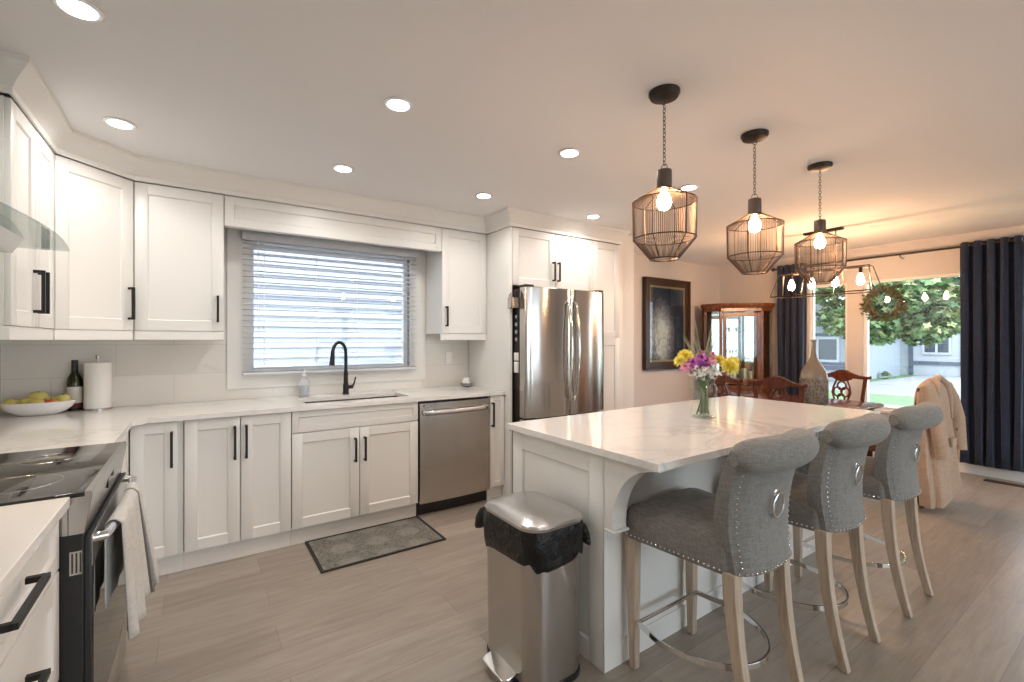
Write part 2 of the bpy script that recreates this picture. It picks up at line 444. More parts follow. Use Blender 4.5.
# sink window: casing, frame, pane
mb = MB(); cw = .146
ox0, ox1, oz0, oz1 = .172, 1.697, .988, 2.14
mb.box(ox0, wx0, YB-.018, YB+.03, oz0, oz1); mb.box(wx1, ox1, YB-.018, YB+.03, oz0, oz1)
mb.box(wx0, wx1, YB-.018, YB+.03, oz0, wz0); mb.box(wx0, wx1, YB-.018, YB+.03, wz1, oz1)
struct(mb.build('trim_1', 'trim_white'))
f = MB(); t = .028
f.box(wx0, wx0+t, YB+.05, YB+.10, wz0, wz1); f.box(wx1-t, wx1, YB+.05, YB+.10, wz0, wz1)
f.box(wx0+t, wx1-t, YB+.05, YB+.10, wz0, wz0+t); f.box(wx0+t, wx1-t, YB+.05, YB+.10, wz1-t, wz1)
o = struct(f.build('window_1', 'upvc'))
MB().box(wx0+t, wx1-t, YB+.07, YB+.074, wz0+t, wz1-t).xf(Matrix.Translation(-Vector(o.location))).build('pane', 'window_glass', o)
# blind
t = thing('window_blind', 'white horizontal slat blind hanging in the window above the sink', 'blind', (.93, YB-.045, 1.09))
bx0, bx1 = .266, 1.590
MB().box(bx0-.006, bx1+.006, YB-.078, YB-.020, 2.062, 2.125, .003).build('valance', 'blind_white', t)
for i in range(24):
    z = 2.045 - i*.0403
    M = Matrix.Translation((0, YB-.048, z)) @ Matrix.Rotation(math.radians(-2.5), 4, 'X')
    MB().box(bx0, bx1, -.024, .024, -.0014, .0014).xf(M).build('slat', 'blind_white', t)
MB().box(bx0, bx1, YB-.07, YB-.024, 1.084, 1.104, .003).build('bottom_rail', 'blind_white', t)
mb = MB()
for x in (.40, .76, 1.07, 1.46):
    mb.box(x-.0025, x+.0025, YB-.0745, YB-.0735, 1.1, 2.06)
mb.build('ladder_tape', 'cord_white', t)
MB().tube([(.36, YB-.085, 2.06), (.36, YB-.086, 1.35)], .003, 6).build('wand', 'cord_white', t)
# crown moulding swept round the cabinet tops
path = [(XL, 2.55), (-.60, 2.55), (-.60, 3.23), (-.315, 3.52), (2.14, 3.52), (2.14, 3.15), (3.46, 3.15), (3.46, 3.23)]
prof = [(0, 2.288), (.012, 2.288), (.012, 2.315), (.018, 2.322), (.022, 2.335), (.064, 2.395), (.070, 2.40), (.070, CEIL), (0, CEIL)]
def sweep(path, prof):
    P = [Vector(p) for p in path]; rows = []
    for i, p in enumerate(P):
        ns = []
        if i > 0: d = (P[i]-P[i-1]).normalized(); ns.append(Vector((d.y, -d.x)))
        if i < len(P)-1: d = (P[i+1]-P[i]).normalized(); ns.append(Vector((d.y, -d.x)))
        nn = sum(ns, Vector((0, 0))); nn = nn / nn.length; k = 1/nn.dot(ns[0])
        rows.append([(p.x+nn.x*o*k, p.y+nn.y*o*k, z) for o, z in prof])
    return rows
struct(MB().loft(sweep(path, prof)).build('trim_4', 'trim_white'))

# ------------------------------------------------------------------ upper cabinets
UZ0, UZ1 = 1.395, 2.285
def light_rail(root, M, w, inset=-.016):
    MB().box(.0015, w-.0015, inset, inset+.034, 1.34, UZ0).xf(M).build('light_rail', 'cabinet_white', root, bevel=.002)
# left wall pair: run along +Y, outward +X -> local x axis = -(0,1)?  outward (-local y) must be +X
ML = frame_mat((-.62, 2.57, 0), (0, 1))          # local x=+Y, local y=-X
t = thing('wall_cabinet', 'white two-door wall cabinet beside the glass range hood', 'cabinet', (-.78, 2.9, UZ0))
carcass(t, ML, .66, .32, UZ0, UZ1)
front(t, ML, 0, .33, UZ0, UZ1, .33-.035, (1.46, 1.65)); front(t, ML, .33, .66, UZ0, UZ1, .33+.035, (1.46, 1.65))
light_rail(t, ML, .66)
# corner
u = Vector((.285, .29)).normalized(); L = math.hypot(.285, .29)
MC = frame_mat((-.60, 3.23, 0), (u.x, u.y)) @ Matrix.Translation((0, .02, 0))
t = thing('corner_wall_cabinet', 'white angled wall cabinet in the corner above the wine bottle', 'cabinet', (-.7, 3.6, UZ0))
MB().prism([(-.612, 3.2315), (-.317, 3.532), (-.317, YB-.001), (XL+.001, YB-.001), (XL+.001, 3.2315)], 'z', UZ0, UZ1).build('body', 'cabinet_white', t)
front(t, MC, 0, L, UZ0, UZ1, L-.03, (1.46, 1.65)); light_rail(t, MC, L)
def upper(x0, x1, hx, label, name='wall_cabinet'):
    M = Matrix.Translation((x0, 3.54, 0))
    t = thing(name, label, 'cabinet', ((x0+x1)/2, 3.7, UZ0))
    carcass(t, M, x1-x0, .328, UZ0, UZ1)
    front(t, M, 0, x1-x0, UZ0, UZ1, hx-x0, (1.455, 1.625)); light_rail(t, M, x1-x0); return t
upper(-.315, .14, .105, 'white single-door wall cabinet left of the sink window')
upper(1.697, 2.138, 1.735, 'white single-door wall cabinet right of the sink window')
t = thing('window_pelmet', 'long white panelled pelmet board above the sink window', 'pelmet', (.92, 3.6, 2.085))
M = Matrix.Translation((.14, 3.54, 0))
MB().box(0, 1.557, 0, .03, 2.085, UZ1).xf(M).build('body', 'cabinet_white', t)
front(t, M, 0, 1.557, 2.085, UZ1, kind='panel')
# tall panel, over-fridge cabinet and pantry
tag(MB().box(2.141, 2.163, 3.152, YB-.001, 0, UZ1).build('end_panel', 'cabinet_white', bevel=.001), 'tall white end panel between counter and refrigerator', 'panel')
t = thing('fridge_top_cabinet', 'white two-door cabinet above the refrigerator', 'cabinet', (2.62, 3.5, 1.80))
M = Matrix.Translation((2.165, 3.17, 0)); w = .925
carcass(t, M, w, .698, 1.80, UZ1)
front(t, M, 0, w/2, 1.80, UZ1, w/2-.028, (1.86, 2.03)); front(t, M, w/2, w, 1.80, UZ1, w/2+.028, (1.86, 2.03))
t = thing('pantry_cabinet', 'tall narrow white pantry cabinet right of the refrigerator', 'cabinet', (3.28, 3.5, 0))
M = Matrix.Translation((3.093, 3.17, 0)); w = .365
carcass(t, M, w, .698, .10, UZ1)
MB().box(3.10, 3.45, 3.22, 3.24, 0, .10).build('toe_kick', 'cabinet_white', t)
front(t, M, 0, w, 1.36, UZ1); front(t, M, 0, w, .115, 1.355)
tag(MB().box(3.461, 3.558, 3.20, 3.22, 0, UZ1+.13).build('filler_panel', 'trim_white', bevel=.001), 'narrow white filler strip between pantry and wall end', 'panel')

# ------------------------------------------------------------------ base cabinets on the back run
FY = 3.252   # carcass front; door faces at 3.232
def base(x0, x1, label, doors, drawer=False, name='base_cabinet'):
    M = Matrix.Translation((x0, FY, 0)); w = x1-x0
    t = thing(name, label, 'cabinet', ((x0+x1)/2, 3.5, 0))
    MB().box(.0015, w-.0015, 0, .61, .112, .70 if drawer else .878).xf(M).build('body', 'cabinet_white', t)
    if drawer: MB().box(.0015, w-.0015, 0, .02, .70, .878).xf(M).build('front_rail', 'cabinet_white', t)
    MB().box(0, w, .025, .04, 0, .112).xf(M).build('toe_kick', 'cabinet_white', t)
    top = .735 if drawer else .878
    for a, b_, hx in doors:
        front(t, M, a-x0, b_-x0, .115, top, hx-x0 if hx else None, ((.50, .665) if drawer else (.622, .822)) if hx else None)
    if drawer: front(t, M, 0, w, .738, .878, kind='false_drawer_front')
    return t
t = base(-.308, -.068, 'narrow white base cabinet in the corner nearest the oven', [(-.308, -.095, -.123)])
base(-.067, .496, 'white two-door base cabinet left of the sink cabinet', [(-.067, .213, .183), (.213, .496, .243)])
base(.497, 1.363, 'white sink cabinet with false drawer front over two doors', [(.497, .929, .896), (.929, 1.363, .962)], True, 'sink_cabinet')
base(1.995, 2.138, 'very narrow white base cabinet between dishwasher and refrigerator panel', [(1.995, 2.138, 2.014)])
# left run: corner filler between range and corner
t = thing('corner_base_cabinet', 'white base cabinet section between oven and corner', 'cabinet', (-.6, 2.9, 0))
MB().box(XL+.001, -.312, 2.492, FY+.61, .112, .878).build('body', 'cabinet_white', t)
MB().box(-.36, -.345, 2.492, 3.27, 0, .112).build('toe_kick', 'cabinet_white', t)
# left run: drawers next to the camera
MD = frame_mat((-.33, .75, 0), (0, 1))
t = thing('drawer_cabinet', 'white drawer cabinet in the foreground left of the oven', 'cabinet', (-.6, 1.25, 0))
MB().box(.0015, .9685, 0, .615, .112, .878).xf(MD).build('body', 'cabinet_white', t)
MB().box(0, .965, .05, .065, 0, .112).xf(MD).build('toe_kick', 'cabinet_white', t)
front(t, MD, .15, .968, .72, .875, kind='drawer', hor=(.455, .68, .815))
front(t, MD, .15, .968, .42, .717, kind='drawer', hor=(.455, .68, .60))
front(t, MD, .15, .968, .115, .417, kind='drawer', hor=(.455, .68, .33))

# countertops
mb = MB(); z0, z1 = .881, .91
sx0, sx1, sy0, sy1 = .60, 1.345, 3.345, 3.665
mb.prism([(XL+.009, 2.488), (-.29, 2.488), (-.29, 3.15), (-.235, 3.21), (sx0, 3.21), (sx0, YB-.009), (XL+.009, YB-.009)], 'z', z0, z1)
mb.box(sx0, sx1, 3.21, sy0, z0, z1); mb.box(sx0, sx1, sy1, YB-.009, z0, z1); mb.box(sx1, 2.139, 3.21, YB-.009, z0, z1)
bmesh.ops.remove_doubles(mb.bm, verts=mb.bm.verts, dist=.0001)
tag(mb.build('countertop', 'quartz', smooth=False), 'white quartz countertop running from the oven past the sink', 'countertop')
tag(MB().box(XL+.009, -.29, .74, 1.724, z0, z1, .002).build('countertop', 'quartz', smooth=False), 'short white quartz countertop in the left foreground over the drawers', 'countertop')
# sink
t = thing('sink', 'undermount stainless sink set into the back countertop', 'sink', (.97, 3.5, .70))
mb = MB()
mb.box(sx0-.01, sx0, sy0-.01, sy1+.01, .715, .8805); mb.box(sx1, sx1+.01, sy0-.01, sy1+.01, .715, .8805)
mb.box(sx0, sx1, sy0-.01, sy0, .715, .8805); mb.box(sx0, sx1, sy1, sy1+.01, .715, .8805); mb.box(sx0, sx1, sy0, sy1, .705, .715)
mb.build('basin', 'steel_brushed', t)
MB().lathe([(.04, .7155), (.04, .72), (.03, .718), (.002, .717)], (.97, 3.5, 0), 20).build('drain', 'chrome', t)
# faucet
t = thing('faucet', 'matte black gooseneck kitchen faucet behind the sink', 'faucet', (.968, 3.745, .91))
MB().lathe([(.026, .911), (.026, .917), (.022, .922), (.022, .985), (.0175, 1.0), (.016, 1.08), (.012, 1.1)], (.968, 3.745, 0)).build('body', 'black_metal', t)
pts = [(.968, 3.745, 1.09), (.968, 3.745, 1.22)]
for i in range(1, 12):
    a = PI*i/12*1.05
    pts.append((.968-.062*(1-math.cos(a))*.95, 3.745-.062*(1-math.cos(a))*.62, 1.235+.086*math.sin(a)))
MB().tube(pts, .0125, 12).build('spout', 'black_metal', t)
e = Vector(pts[-1]); MB().tube([e+Vector((0, 0, .01)), e+Vector((-.004, -.004, -.05)), e+Vector((-.008, -.008, -.10))], [.014, .017, .021], 14).build('spray_head', 'black_metal', t)
mb = MB(); mb.tube([(.968, 3.745, .965), (1.023, 3.745, .968)], .014, 12); mb.tube([(1.018, 3.745, .968), (1.03, 3.742, .99), (1.042, 3.735, 1.045)], [.009, .007, .006], 8)
mb.build('lever', 'black_metal', t)
# soap dispenser
t = thing('soap_dispenser', 'clear plastic soap bottle with white pump beside the faucet', 'soap dispenser', (.665, 3.76, .91))
MB().lathe([(.03, .911), (.038, .914), (.039, .95), (.033, .975), (.039, 1.0), (.036, 1.03), (.016, 1.055), (.014, 1.065)], (.665, 3.76, 0)).build('bottle', 'soap_plastic', t)
MB().lathe([(.02, .915), (.033, .918), (.034, .95), (.028, .975), (.034, .998)], (.665, 3.76, 0)).build('soap', 'soap_liquid', t)
mb = MB(); mb.lathe([(.016, 1.066), (.016, 1.08), (.006, 1.085), (.006, 1.11)], (.665, 3.76, 0), 14); mb.box(.657, .673, 3.715, 3.768, 1.108, 1.118, .002); mb.build('pump', 'white_ceramic', t)
# small ornament on the counter, outlets
t = thing('rolled_dishcloth_dish', 'small grey and white bowl of scrubbers at the counter end', 'bowl', (2.045, 3.72, .91))
MB().lathe([(.03, .911), (.05, .920), (.06, .945), (.056, .945), (.046, .925), (.002, .916)], (2.045, 3.72, 0)).build('bowl', 'asphalt', t)
mb = MB()
for i in range(7): mb.ball((2.045+random.uniform(-.03, .03), 3.72+random.uniform(-.03, .03), .953+random.uniform(-.005, .022)), .022)
mb.build('scrubber', 'paper', t)
for (x, lb) in ((1.93, 'white wall outlet under the cabinet right of the sink window'),):
    t = thing('wall_outlet', lb, 'outlet', (x, YB-.009, 1.12))
    MB().box(x-.035, x+.035, YB-.0145, YB-.0085, 1.115, 1.23, .002).build('cover_plate', 'white_ceramic', t)
    MB().box(x-.017, x+.017, YB-.0165, YB-.0146, 1.135, 1.21, .001).build('socket', 'paper', t)

# ------------------------------------------------------------------ dishwasher
t = thing('dishwasher', 'stainless steel dishwasher below the counter right of the sink', 'dishwasher', (1.68, 3.5, 0))
MB().box(1.366, 1.992, 3.262, 3.84, .10, .877).build('body', 'black_plastic', t)
MB().box(1.366, 1.992, 3.29, 3.31, .0, .10).build('toe_kick', 'black_plastic', t)
rows = []
for i in range(13):
    z = .105+.755*i/12; bow = -.010*math.sin(PI*min(1, i/11))
    rows.append([(1.374+.61*j/16, 3.228+bow*.9-.012*math.sin(PI*j/16), z) for j in range(17)])
mb = MB(); R = mb.grid(rows)
back = [[(x, 3.261, z) for x, y, z in r] for r in rows]; RB = mb.grid(back)
for i in range(12):
    mb.bm.faces.new([R[i][0], R[i+1][0], RB[i+1][0], RB[i][0]]); mb.bm.faces.new([R[i][16], R[i+1][16], RB[i+1][16], RB[i][16]])
for j in range(16):
    mb.bm.faces.new([R[0][j], R[0][j+1], RB[0][j+1], RB[0][j]]); mb.bm.faces.new([R[12][j], R[12][j+1], RB[12][j+1], RB[12][j]])
d = mb.build('door', 'steel_vertical', t)
pts = [(1.40, 3.222, .79), (1.405, 3.20, .79)] + [(1.42+.52*i/10, 3.186-.012*math.sin(PI*i/10), .79) for i in range(11)] + [(1.955, 3.20, .79), (1.96, 3.222, .79)]
MB().tube(pts, .018, 12, flat=.6).build('handle', 'steel_lid', d)
MB().box(1.405, 1.445, 3.2135, 3.218, .835, .848).build('badge', 'chrome', d)

# ------------------------------------------------------------------ refrigerator
t = thing('refrigerator', 'stainless steel french-door refrigerator under the white cabinets', 'refrigerator', (2.63, 3.4, 0))
fx0, fx1 = 2.185, 3.085
MB().box(fx0, fx1, 3.085, 3.80, .03, 1.765, .004).build('body', 'dark_bronze', t)
fm = (fx0+fx1)/2
def fdoor(x0, x1, z0, z1, lb, label=None):
    # plan outline with a gently bowed face
    n = 12; pts = []
    for i in range(n+1):
        x = x0+(x1-x0)*i/n; q = (x-fm)/(fx1-fx0)*2
        y = 2.948 + .045*q*q
        e = min(i, n-i)
        if e == 0: y += .012
        pts.append((x, y))
    pts += [(x1, 3.078), (x0, 3.078)]
    mb = MB().prism(pts, 'z', z0, z1)
    return mb.build(lb, 'steel_vertical', t, bevel=.004)
d1 = fdoor(fx0, fm-.003, .70, 1.775, 'door'); d2 = fdoor(fm+.003, fx1, .70, 1.775, 'door'); d3 = fdoor(fx0, fx1, .06, .69, 'freezer_drawer')
for d, s in ((d1, -1), (d2, 1)):
    x = fm+s*.035
    pts = [(x, 2.945, 1.66)] + [(x+s*.006, 2.925-.035*math.sin(PI*i/12), 1.645-.80*i/12) for i in range(13)] + [(x, 2.945, .83)]
    MB().tube(pts, .013, 10).build('handle', 'chrome', d)
    MB().box((fx0+.01 if s < 0 else fx1-.09), (fx0+.09 if s < 0 else fx1-.01), 3.0, 3.12, 1.776, 1.795, .004).build('hinge_cover', 'black_plastic', t)
MB().tube([(fx0+.08, 2.955, .61), (fx0+.085, 2.905, .61)] + [(fx0+.1+.69*i/8, 2.90-.008*math.sin(PI*i/8), .61) for i in range(9)] + [(fx1-.085, 2.905, .61), (fx1-.08, 2.955, .61)], .012, 10).build('handle', 'chrome', d3)
# things stuck to the side of the refrigerator (the gap between it and the end panel)
gx = fx0-.001
t = thing('magnetic_basket', 'small grey magnetic basket of pens on the refrigerator side', 'basket', (gx-.04, 3.11, 1.60))
mb = MB(); mb.box(gx-.075, gx, 3.086, 3.14, 1.60, 1.605); mb.box(gx-.075, gx-.072, 3.086, 3.14, 1.60, 1.69); mb.box(gx-.003, gx, 3.086, 3.14, 1.60, 1.69)
mb.box(gx-.075, gx, 3.086, 3.089, 1.60, 1.69); mb.box(gx-.075, gx, 3.137, 3.14, 1.60, 1.69); mb.build('basket', 'steel_brushed', t)
for k, (c, mt) in enumerate(((.02, 'dark_red'), (.035, 'curtain_navy'), (.05, 'black_plastic'), (.06, 'flower_purple'))):
    tag(MB().tube([(gx-c, 3.10+.008*k, 1.606), (gx-c-.01, 3.098+.009*k, 1.755-.012*k)], .004, 8).build('pen', mt), ('dark red', 'navy blue', 'black', 'purple')[k]+' pen standing in the basket on the refrigerator side', 'pen')
for k in range(4):
    z = 1.53-.062*k
    t = thing('round_magnet', ('topmost', 'second', 'third', 'lowest')[k]+' of the column of round letter magnets beside the refrigerator door', 'magnet', (gx-.01, 3.112, z-.022), group='round magnets on the refrigerator side')
    MB().lathe([(.023, 0), (.023, .008)], (0, 0, 0), 20).xf(Matrix.Translation((gx, 3.112, z)) @ Matrix.Rotation(-PI/2, 4, 'Y')).build('disc', 'black_plastic', t)
    cu = bpy.data.curves.new('letter', 'FONT'); cu.body = 'VOOO'[k]; cu.size = .036; cu.extrude = .0008; cu.align_x = 'CENTER'; cu.align_y = 'CENTER'
    o = bpy.data.objects.new('letter', cu); COL.objects.link(o); cu.materials.append(MATS['white_ceramic'])
    nm = bpy.data.meshes.new_from_object(o.evaluated_get(bpy.context.evaluated_depsgraph_get())); bpy.data.objects.remove(o)
    nm.materials.clear(); nm.materials.append(MATS['white_ceramic'])
    o = bpy.data.objects.new('letter', nm); COL.objects.link(o)
    o.parent = t; o.location = (gx-.0095-(gx-.01), 0, .022); o.rotation_euler = (PI/2, 0, -PI/2)
for k, (a, b_) in enumerate(((1.17, 1.235), (1.07, 1.16))):
    tag(MB().box(gx-.016, gx-.0002, 3.087, 3.135, a, b_, .002).build('magnetic_note_block', 'paper'), ('upper', 'lower')[k]+' white note block stuck low on the refrigerator side', 'note block')

# ------------------------------------------------------------------ range (oven)
ry0, ry1 = 1.730, 2.484
t = thing('range', 'stainless steel range with black glass cooktop between the counters', 'stove', (-.6, 2.1, 0))
MB().box(-.93, -.263, ry0, ry1, .03, .80).build('body', 'black_plastic', t, bevel=.002)
MB().box(-.93, -.296, ry0+.001, ry1-.001, .801, .904).build('upper_body', 'steel_brushed', t)
MB().box(-.93, -.262, ry0-.003, ry1+.003, .9045, .9165, .002).build('cooktop', 'cooktop_glass', t)
MB().prism([(-.295, .80), (-.262, .80), (-.245, .905), (-.247, .9175), (-.262, .9175), (-.262, .904), (-.295, .904)], 'y', ry0, ry1).build('control_panel', 'steel_brushed', t, bevel=.001)
d = MB().box(-.2625, -.247, ry0+.002, ry1-.002, .20, .79, .003).build('oven_door', 'black_plastic', t)
MB().box(-.2468, -.2450, ry0+.002, ry1-.002, .705, .79).build('top_band', 'steel_lid', d)
MB().box(-.2468, -.2455, ry0+.02, ry1-.02, .215, .70).build('oven_window', 'black_glass', d)
MB().box(-.2625, -.248, ry0+.002, ry1-.002, .04, .192, .003).build('drawer', 'steel_brushed', t)
mb = MB()
hp = [(-.247, 1.765, .773), (-.222, 1.768, .773)] + [(-.220+.014*math.sin(PI*i/14), 1.79+.63*i/14, .773) for i in range(15)] + [(-.222, 2.432, .773), (-.247, 2.435, .773)]
MB().tube(hp, .013, 12).build('handle', 'chrome', d)
mb = MB()
for k in range(4): mb.box(-.2445-.0008*0, -.242, 1.84+.08*k, 1.86+.08*k, .85, .856)
MB().box(-.255, -.2495, 2.05, 2.17, .84, .875).xf(Matrix.Identity(4)).build('display', 'black_glass', t)
mb.bm.free()
MB().box(-.292, -.266, ry0-.003, ry0-.0002, .69, .755).build('side_vent', 'steel_brushed', t)
mb = MB(); [mb.box(-.288+.0085*k, -.2845+.0085*k, ry0-.0036, ry0-.0031, .695, .75) for k in range(3)]
mb.build('vent_slot', 'cooktop_glass', t)
mb = MB()
for (x, y, r) in ((-.44, 1.93, .10), (-.44, 2.28, .075), (-.74, 1.93, .075), (-.74, 2.28, .10)):
    mb.tube([(x+r*math.cos(2*PI*i/36), y+r*math.sin(2*PI*i/36), .9166) for i in range(36)], .0009, 4, True)
mb.build('burner_ring', 'steel_brushed', t)
# towel over the oven handle
def hx(y):
    q = (y-1.79)/.63
    return -.220+.014*math.sin(PI*max(0, min(1, q)))
t = thing('dish_towel', 'grey cotton towel with pale stripes hanging over the oven handle', 'towel', (-.2, 2.12, .34))
def towel(ya, yb, zf, zb, ph, name, matn, grow=1.0, outw=0):
    rows = []
    n = 22
    prof = []
    for i in range(15): prof.append(('f', i/14))
    for i in range(1, 6): prof.append(('t', i/6))
    for i in range(11): prof.append(('b', i/10))
    for kind, q in prof:
        r = []
        for j in range(n+1):
            s = j/n; yc = ya+(yb-ya)*s
            rip = math.sin(s*PI*5+ph)
            if kind == 'f':
                z = zf+(.773-zf)*q; am = .020*(1-q)+.003; x = .019+outw*(1-q)+am*(1+rip)*.9; y = yc+(s-.5)*.05*grow*(1-q)
                z -= 0.02*math.sin(s*PI)*(1-q)
            elif kind == 't':
                a = PI*q; x = .0175*math.cos(a); z = .773+.0175*math.sin(a); y = yc
            else:
                z = .773-(.773-zb)*q; x = -.0175-.001*q+.002*rip*q; y = yc
            r.append((hx(yc)+x, y, z))
        rows.append(r)
    mb = MB(); mb.grid(rows); return mb.build(name, matn, t, solid=.003)
towel(1.85, 2.18, .41, .52, 0, 'near_fold', 'towel_cotton', .3, .0)
towel(2.182, 2.205, .41, .52, 1, 'stripe', 'towel_stripe', 1, .012)
towel(2.207, 2.29, .42, .52, 2, 'far_fold', 'towel_cotton', 1, .025)

# ------------------------------------------------------------------ hood
t = thing('range_hood', 'wall range hood with a curved clear glass canopy and steel body', 'range hood', (-.7, 2.1, 1.63))
g = [(-.93, 1.72), (-.93, 2.49)] + [(-.42+.03*math.sin(PI*i/10), 2.49-.77*i/10) for i in range(11)]
MB().prism(g, 'z', 1.690, 1.697).build('glass_canopy', 'hood_glass', t)
mb = MB(); mb.loft([[(-.945, 1.90, 1.635), (-.52, 1.90, 1.635), (-.52, 2.24, 1.635), (-.945, 2.24, 1.635)], [(-.945, 1.88, 1.689), (-.495, 1.88, 1.689), (-.495, 2.26, 1.689), (-.945, 2.26, 1.689)]])
mb.build('body', 'steel_brushed', t)
MB().box(-.945, -.70, 1.97, 2.20, 1.698, CEIL-.001).build('chimney', 'steel_brushed', t)
for y in (1.97, 2.17):
    MB().lathe([(.03, 1.6335), (.03, 1.6348)], (-.62, y, 0), 20).build('lamp_lens', 'bulb_glow', t)

# ------------------------------------------------------------------ things on the left counter
t = thing('fruit_bowl', 'oval white ceramic bowl of pears and apples in the corner', 'bowl', (-.755, 3.715, .91))
MB().lathe([(.075, .911), (.085, .912), (.122, .932), (.145, .955), (.158, .987), (.153, .987), (.139, .957), (.115, .936), (.06, .922), (.001, .921)], (-.755, 3.715, 0), 40, 1, .72).build('bowl', 'white_ceramic', t)
fr = [(-.80, 3.70, 'pear', .0), (-.72, 3.74, 'pear', .5), (-.655, 3.71, 'apple_y', 0), (-.87, 3.72, 'pear', 1), (-.755, 3.655, 'pear', 2), (-.70, 3.675, 'apple_r', 0), (-.765, 3.745, 'apple_top', 0)]
labels = ['pale yellow pear in the front middle of the white bowl', 'yellow-green pear behind the middle of the white bowl', 'yellow apple with a dark stem at the right end of the white bowl', 'pale pear at the left end of the white bowl',
          'yellow pear lying at the near rim of the white bowl', 'red apple half hidden between the pears in the bowl', 'large yellow-green apple topping the fruit in the white bowl']
for (x, y, k, ph), lb in zip(fr, labels):
    z = .965 if k != 'apple_top' else 1.0
    if k == 'apple_y': z = .985
    if k == 'pear':
        t = thing('pear', lb, 'pear', (x, y, z-.03), world=False); t.scale = (1.15, 1.15, 1.15)
        MB().lathe([(.001, -.034), (.022, -.030), (.034, -.008), (.030, .014), (.018, .036), (.013, .05), (.006, .056), (.001, .055)], seg=16).xf(Matrix.Translation((0, 0, .032)) @ Matrix.Rotation(ph, 4, 'Z') @ Matrix.Rotation(1.35, 4, 'Y')).build('flesh', 'pear_skin', t)
        MB().tube([(0, 0, .052), (.002, 0, .068)], .0015, 6).xf(Matrix.Translation((0, 0, .032)) @ Matrix.Rotation(ph, 4, 'Z') @ Matrix.Rotation(1.35, 4, 'Y')).build('stem', 'bark', t)
    else:
        r = 1.0 if k != 'apple_top' else 1.15
        t = thing('apple', lb, 'apple', (x, y, z-.03), world=False)
        MB().lathe([(a*r, b_*r) for a, b_ in [(.001, -.026), (.014, -.031), (.028, -.022), (.036, .0), (.033, .018), (.022, .028), (.01, .028), (.001, .020)]], seg=18).xf(Matrix.Translation((0, 0, .034))).build('flesh', 'apple_skin' if k == 'apple_r' else 'pear_skin', t)
        MB().tube([(0, 0, .050), (.003, 0, .072)], .0015, 6).build('stem', 'bark', t)
t = thing('wine_bottle', 'dark green wine bottle with cream label beside the fruit bowl', 'bottle', (-.622, 3.805, .91))
bc = (-.622, 3.822, 0); t.location = (-.622, 3.822, .91)
MB().lathe([(.030, .911), (.036, .914), (.037, .93), (.037, 1.08), (.033, 1.108), (.018, 1.140), (.0145, 1.16), (.0145, 1.165)], bc).build('glass', 'bottle_glass', t)
MB().lathe([(.0373, .957), (.0376, .958), (.0376, 1.055), (.0373, 1.056)], bc).build('label', 'label_paper', t)
MB().lathe([(.0373, .925), (.0378, .926), (.0378, .956), (.0373, .9565)], bc).build('label_band', 'dark_red', t)
MB().lathe([(.0148, 1.14), (.0155, 1.145), (.0155, 1.215), (.013, 1.218)], bc).build('foil', 'black_plastic', t)
bc = (-.512, 3.79, 0)
t = thing('paper_towel_holder', 'upright holder with a full white paper towel roll', 'paper towel', (-.512, 3.79, .91))
MB().lathe([(.071, .911), (.071, .918), (.066, .921)], bc).build('base', 'steel_brushed', t)
MB().lathe([(.006, .92), (.006, 1.225), (.011, 1.228), (.011, 1.243), (.004, 1.248)], bc, 12).build('rod', 'steel_brushed', t)
MB().lathe([(.02, .922), (.064, .922), (.065, .926), (.065, 1.196), (.063, 1.20), (.02, 1.20)], bc, 32).build('roll', 'paper', t)

# ------------------------------------------------------------------ mat
t = thing('sink_mat', 'grey patterned floor mat with black border in front of the sink', 'mat', (.975, 3.02, .0))
MB().box(.60, 1.355, 2.80, 3.252, .001, .007).build('pile', 'rug_pile', t)
mb = MB(); e = .018
mb.box(.582, 1.373, 2.782, 2.80, .001, .008); mb.box(.582, 1.373, 3.252, 3.27, .001, .008); mb.box(.582, .60, 2.80, 3.252, .001, .008); mb.box(1.355, 1.373, 2.80, 3.252, .001, .008)
mb.build('border', 'rug_border', t)

# ------------------------------------------------------------------ island
ix0, ix1, iy0, iy1 = 1.345, 3.35, 1.31, 1.955
t = thing('kitchen_island', 'white panelled island base under the large quartz top', 'island', (2.35, 1.6, 0))
MB().box(ix0+.02, ix1-.02, iy0+.005, iy1-.02, .0, .877).build('body', 'cabinet_white', t)
ME = frame_mat((ix0+.02, iy1, 0), (0, -1))    # local x = -Y, outward -X
d = shaker(MB(), iy1-iy0-.0, .877, .02, .085).xf(ME @ Matrix.Translation((0, -.0, .0)) @ Matrix.Translation((0, -.02, 0))).build('end_panel', 'cabinet_white', t)
MB().box(ix0, ix0+.10, iy0-.004, iy0+.006, .0, .877).build('corner_post', 'cabinet_white', t, bevel=.002)
MB().box(ix1-.10, ix1, iy0-.004, iy0+.006, .0, .877).build('corner_post', 'cabinet_white', t, bevel=.002)
MB().box(ix0+.1, ix1-.1, iy0-.003, iy0+.005, 0, .10).build('plinth', 'cabinet_white', t, bevel=.002)
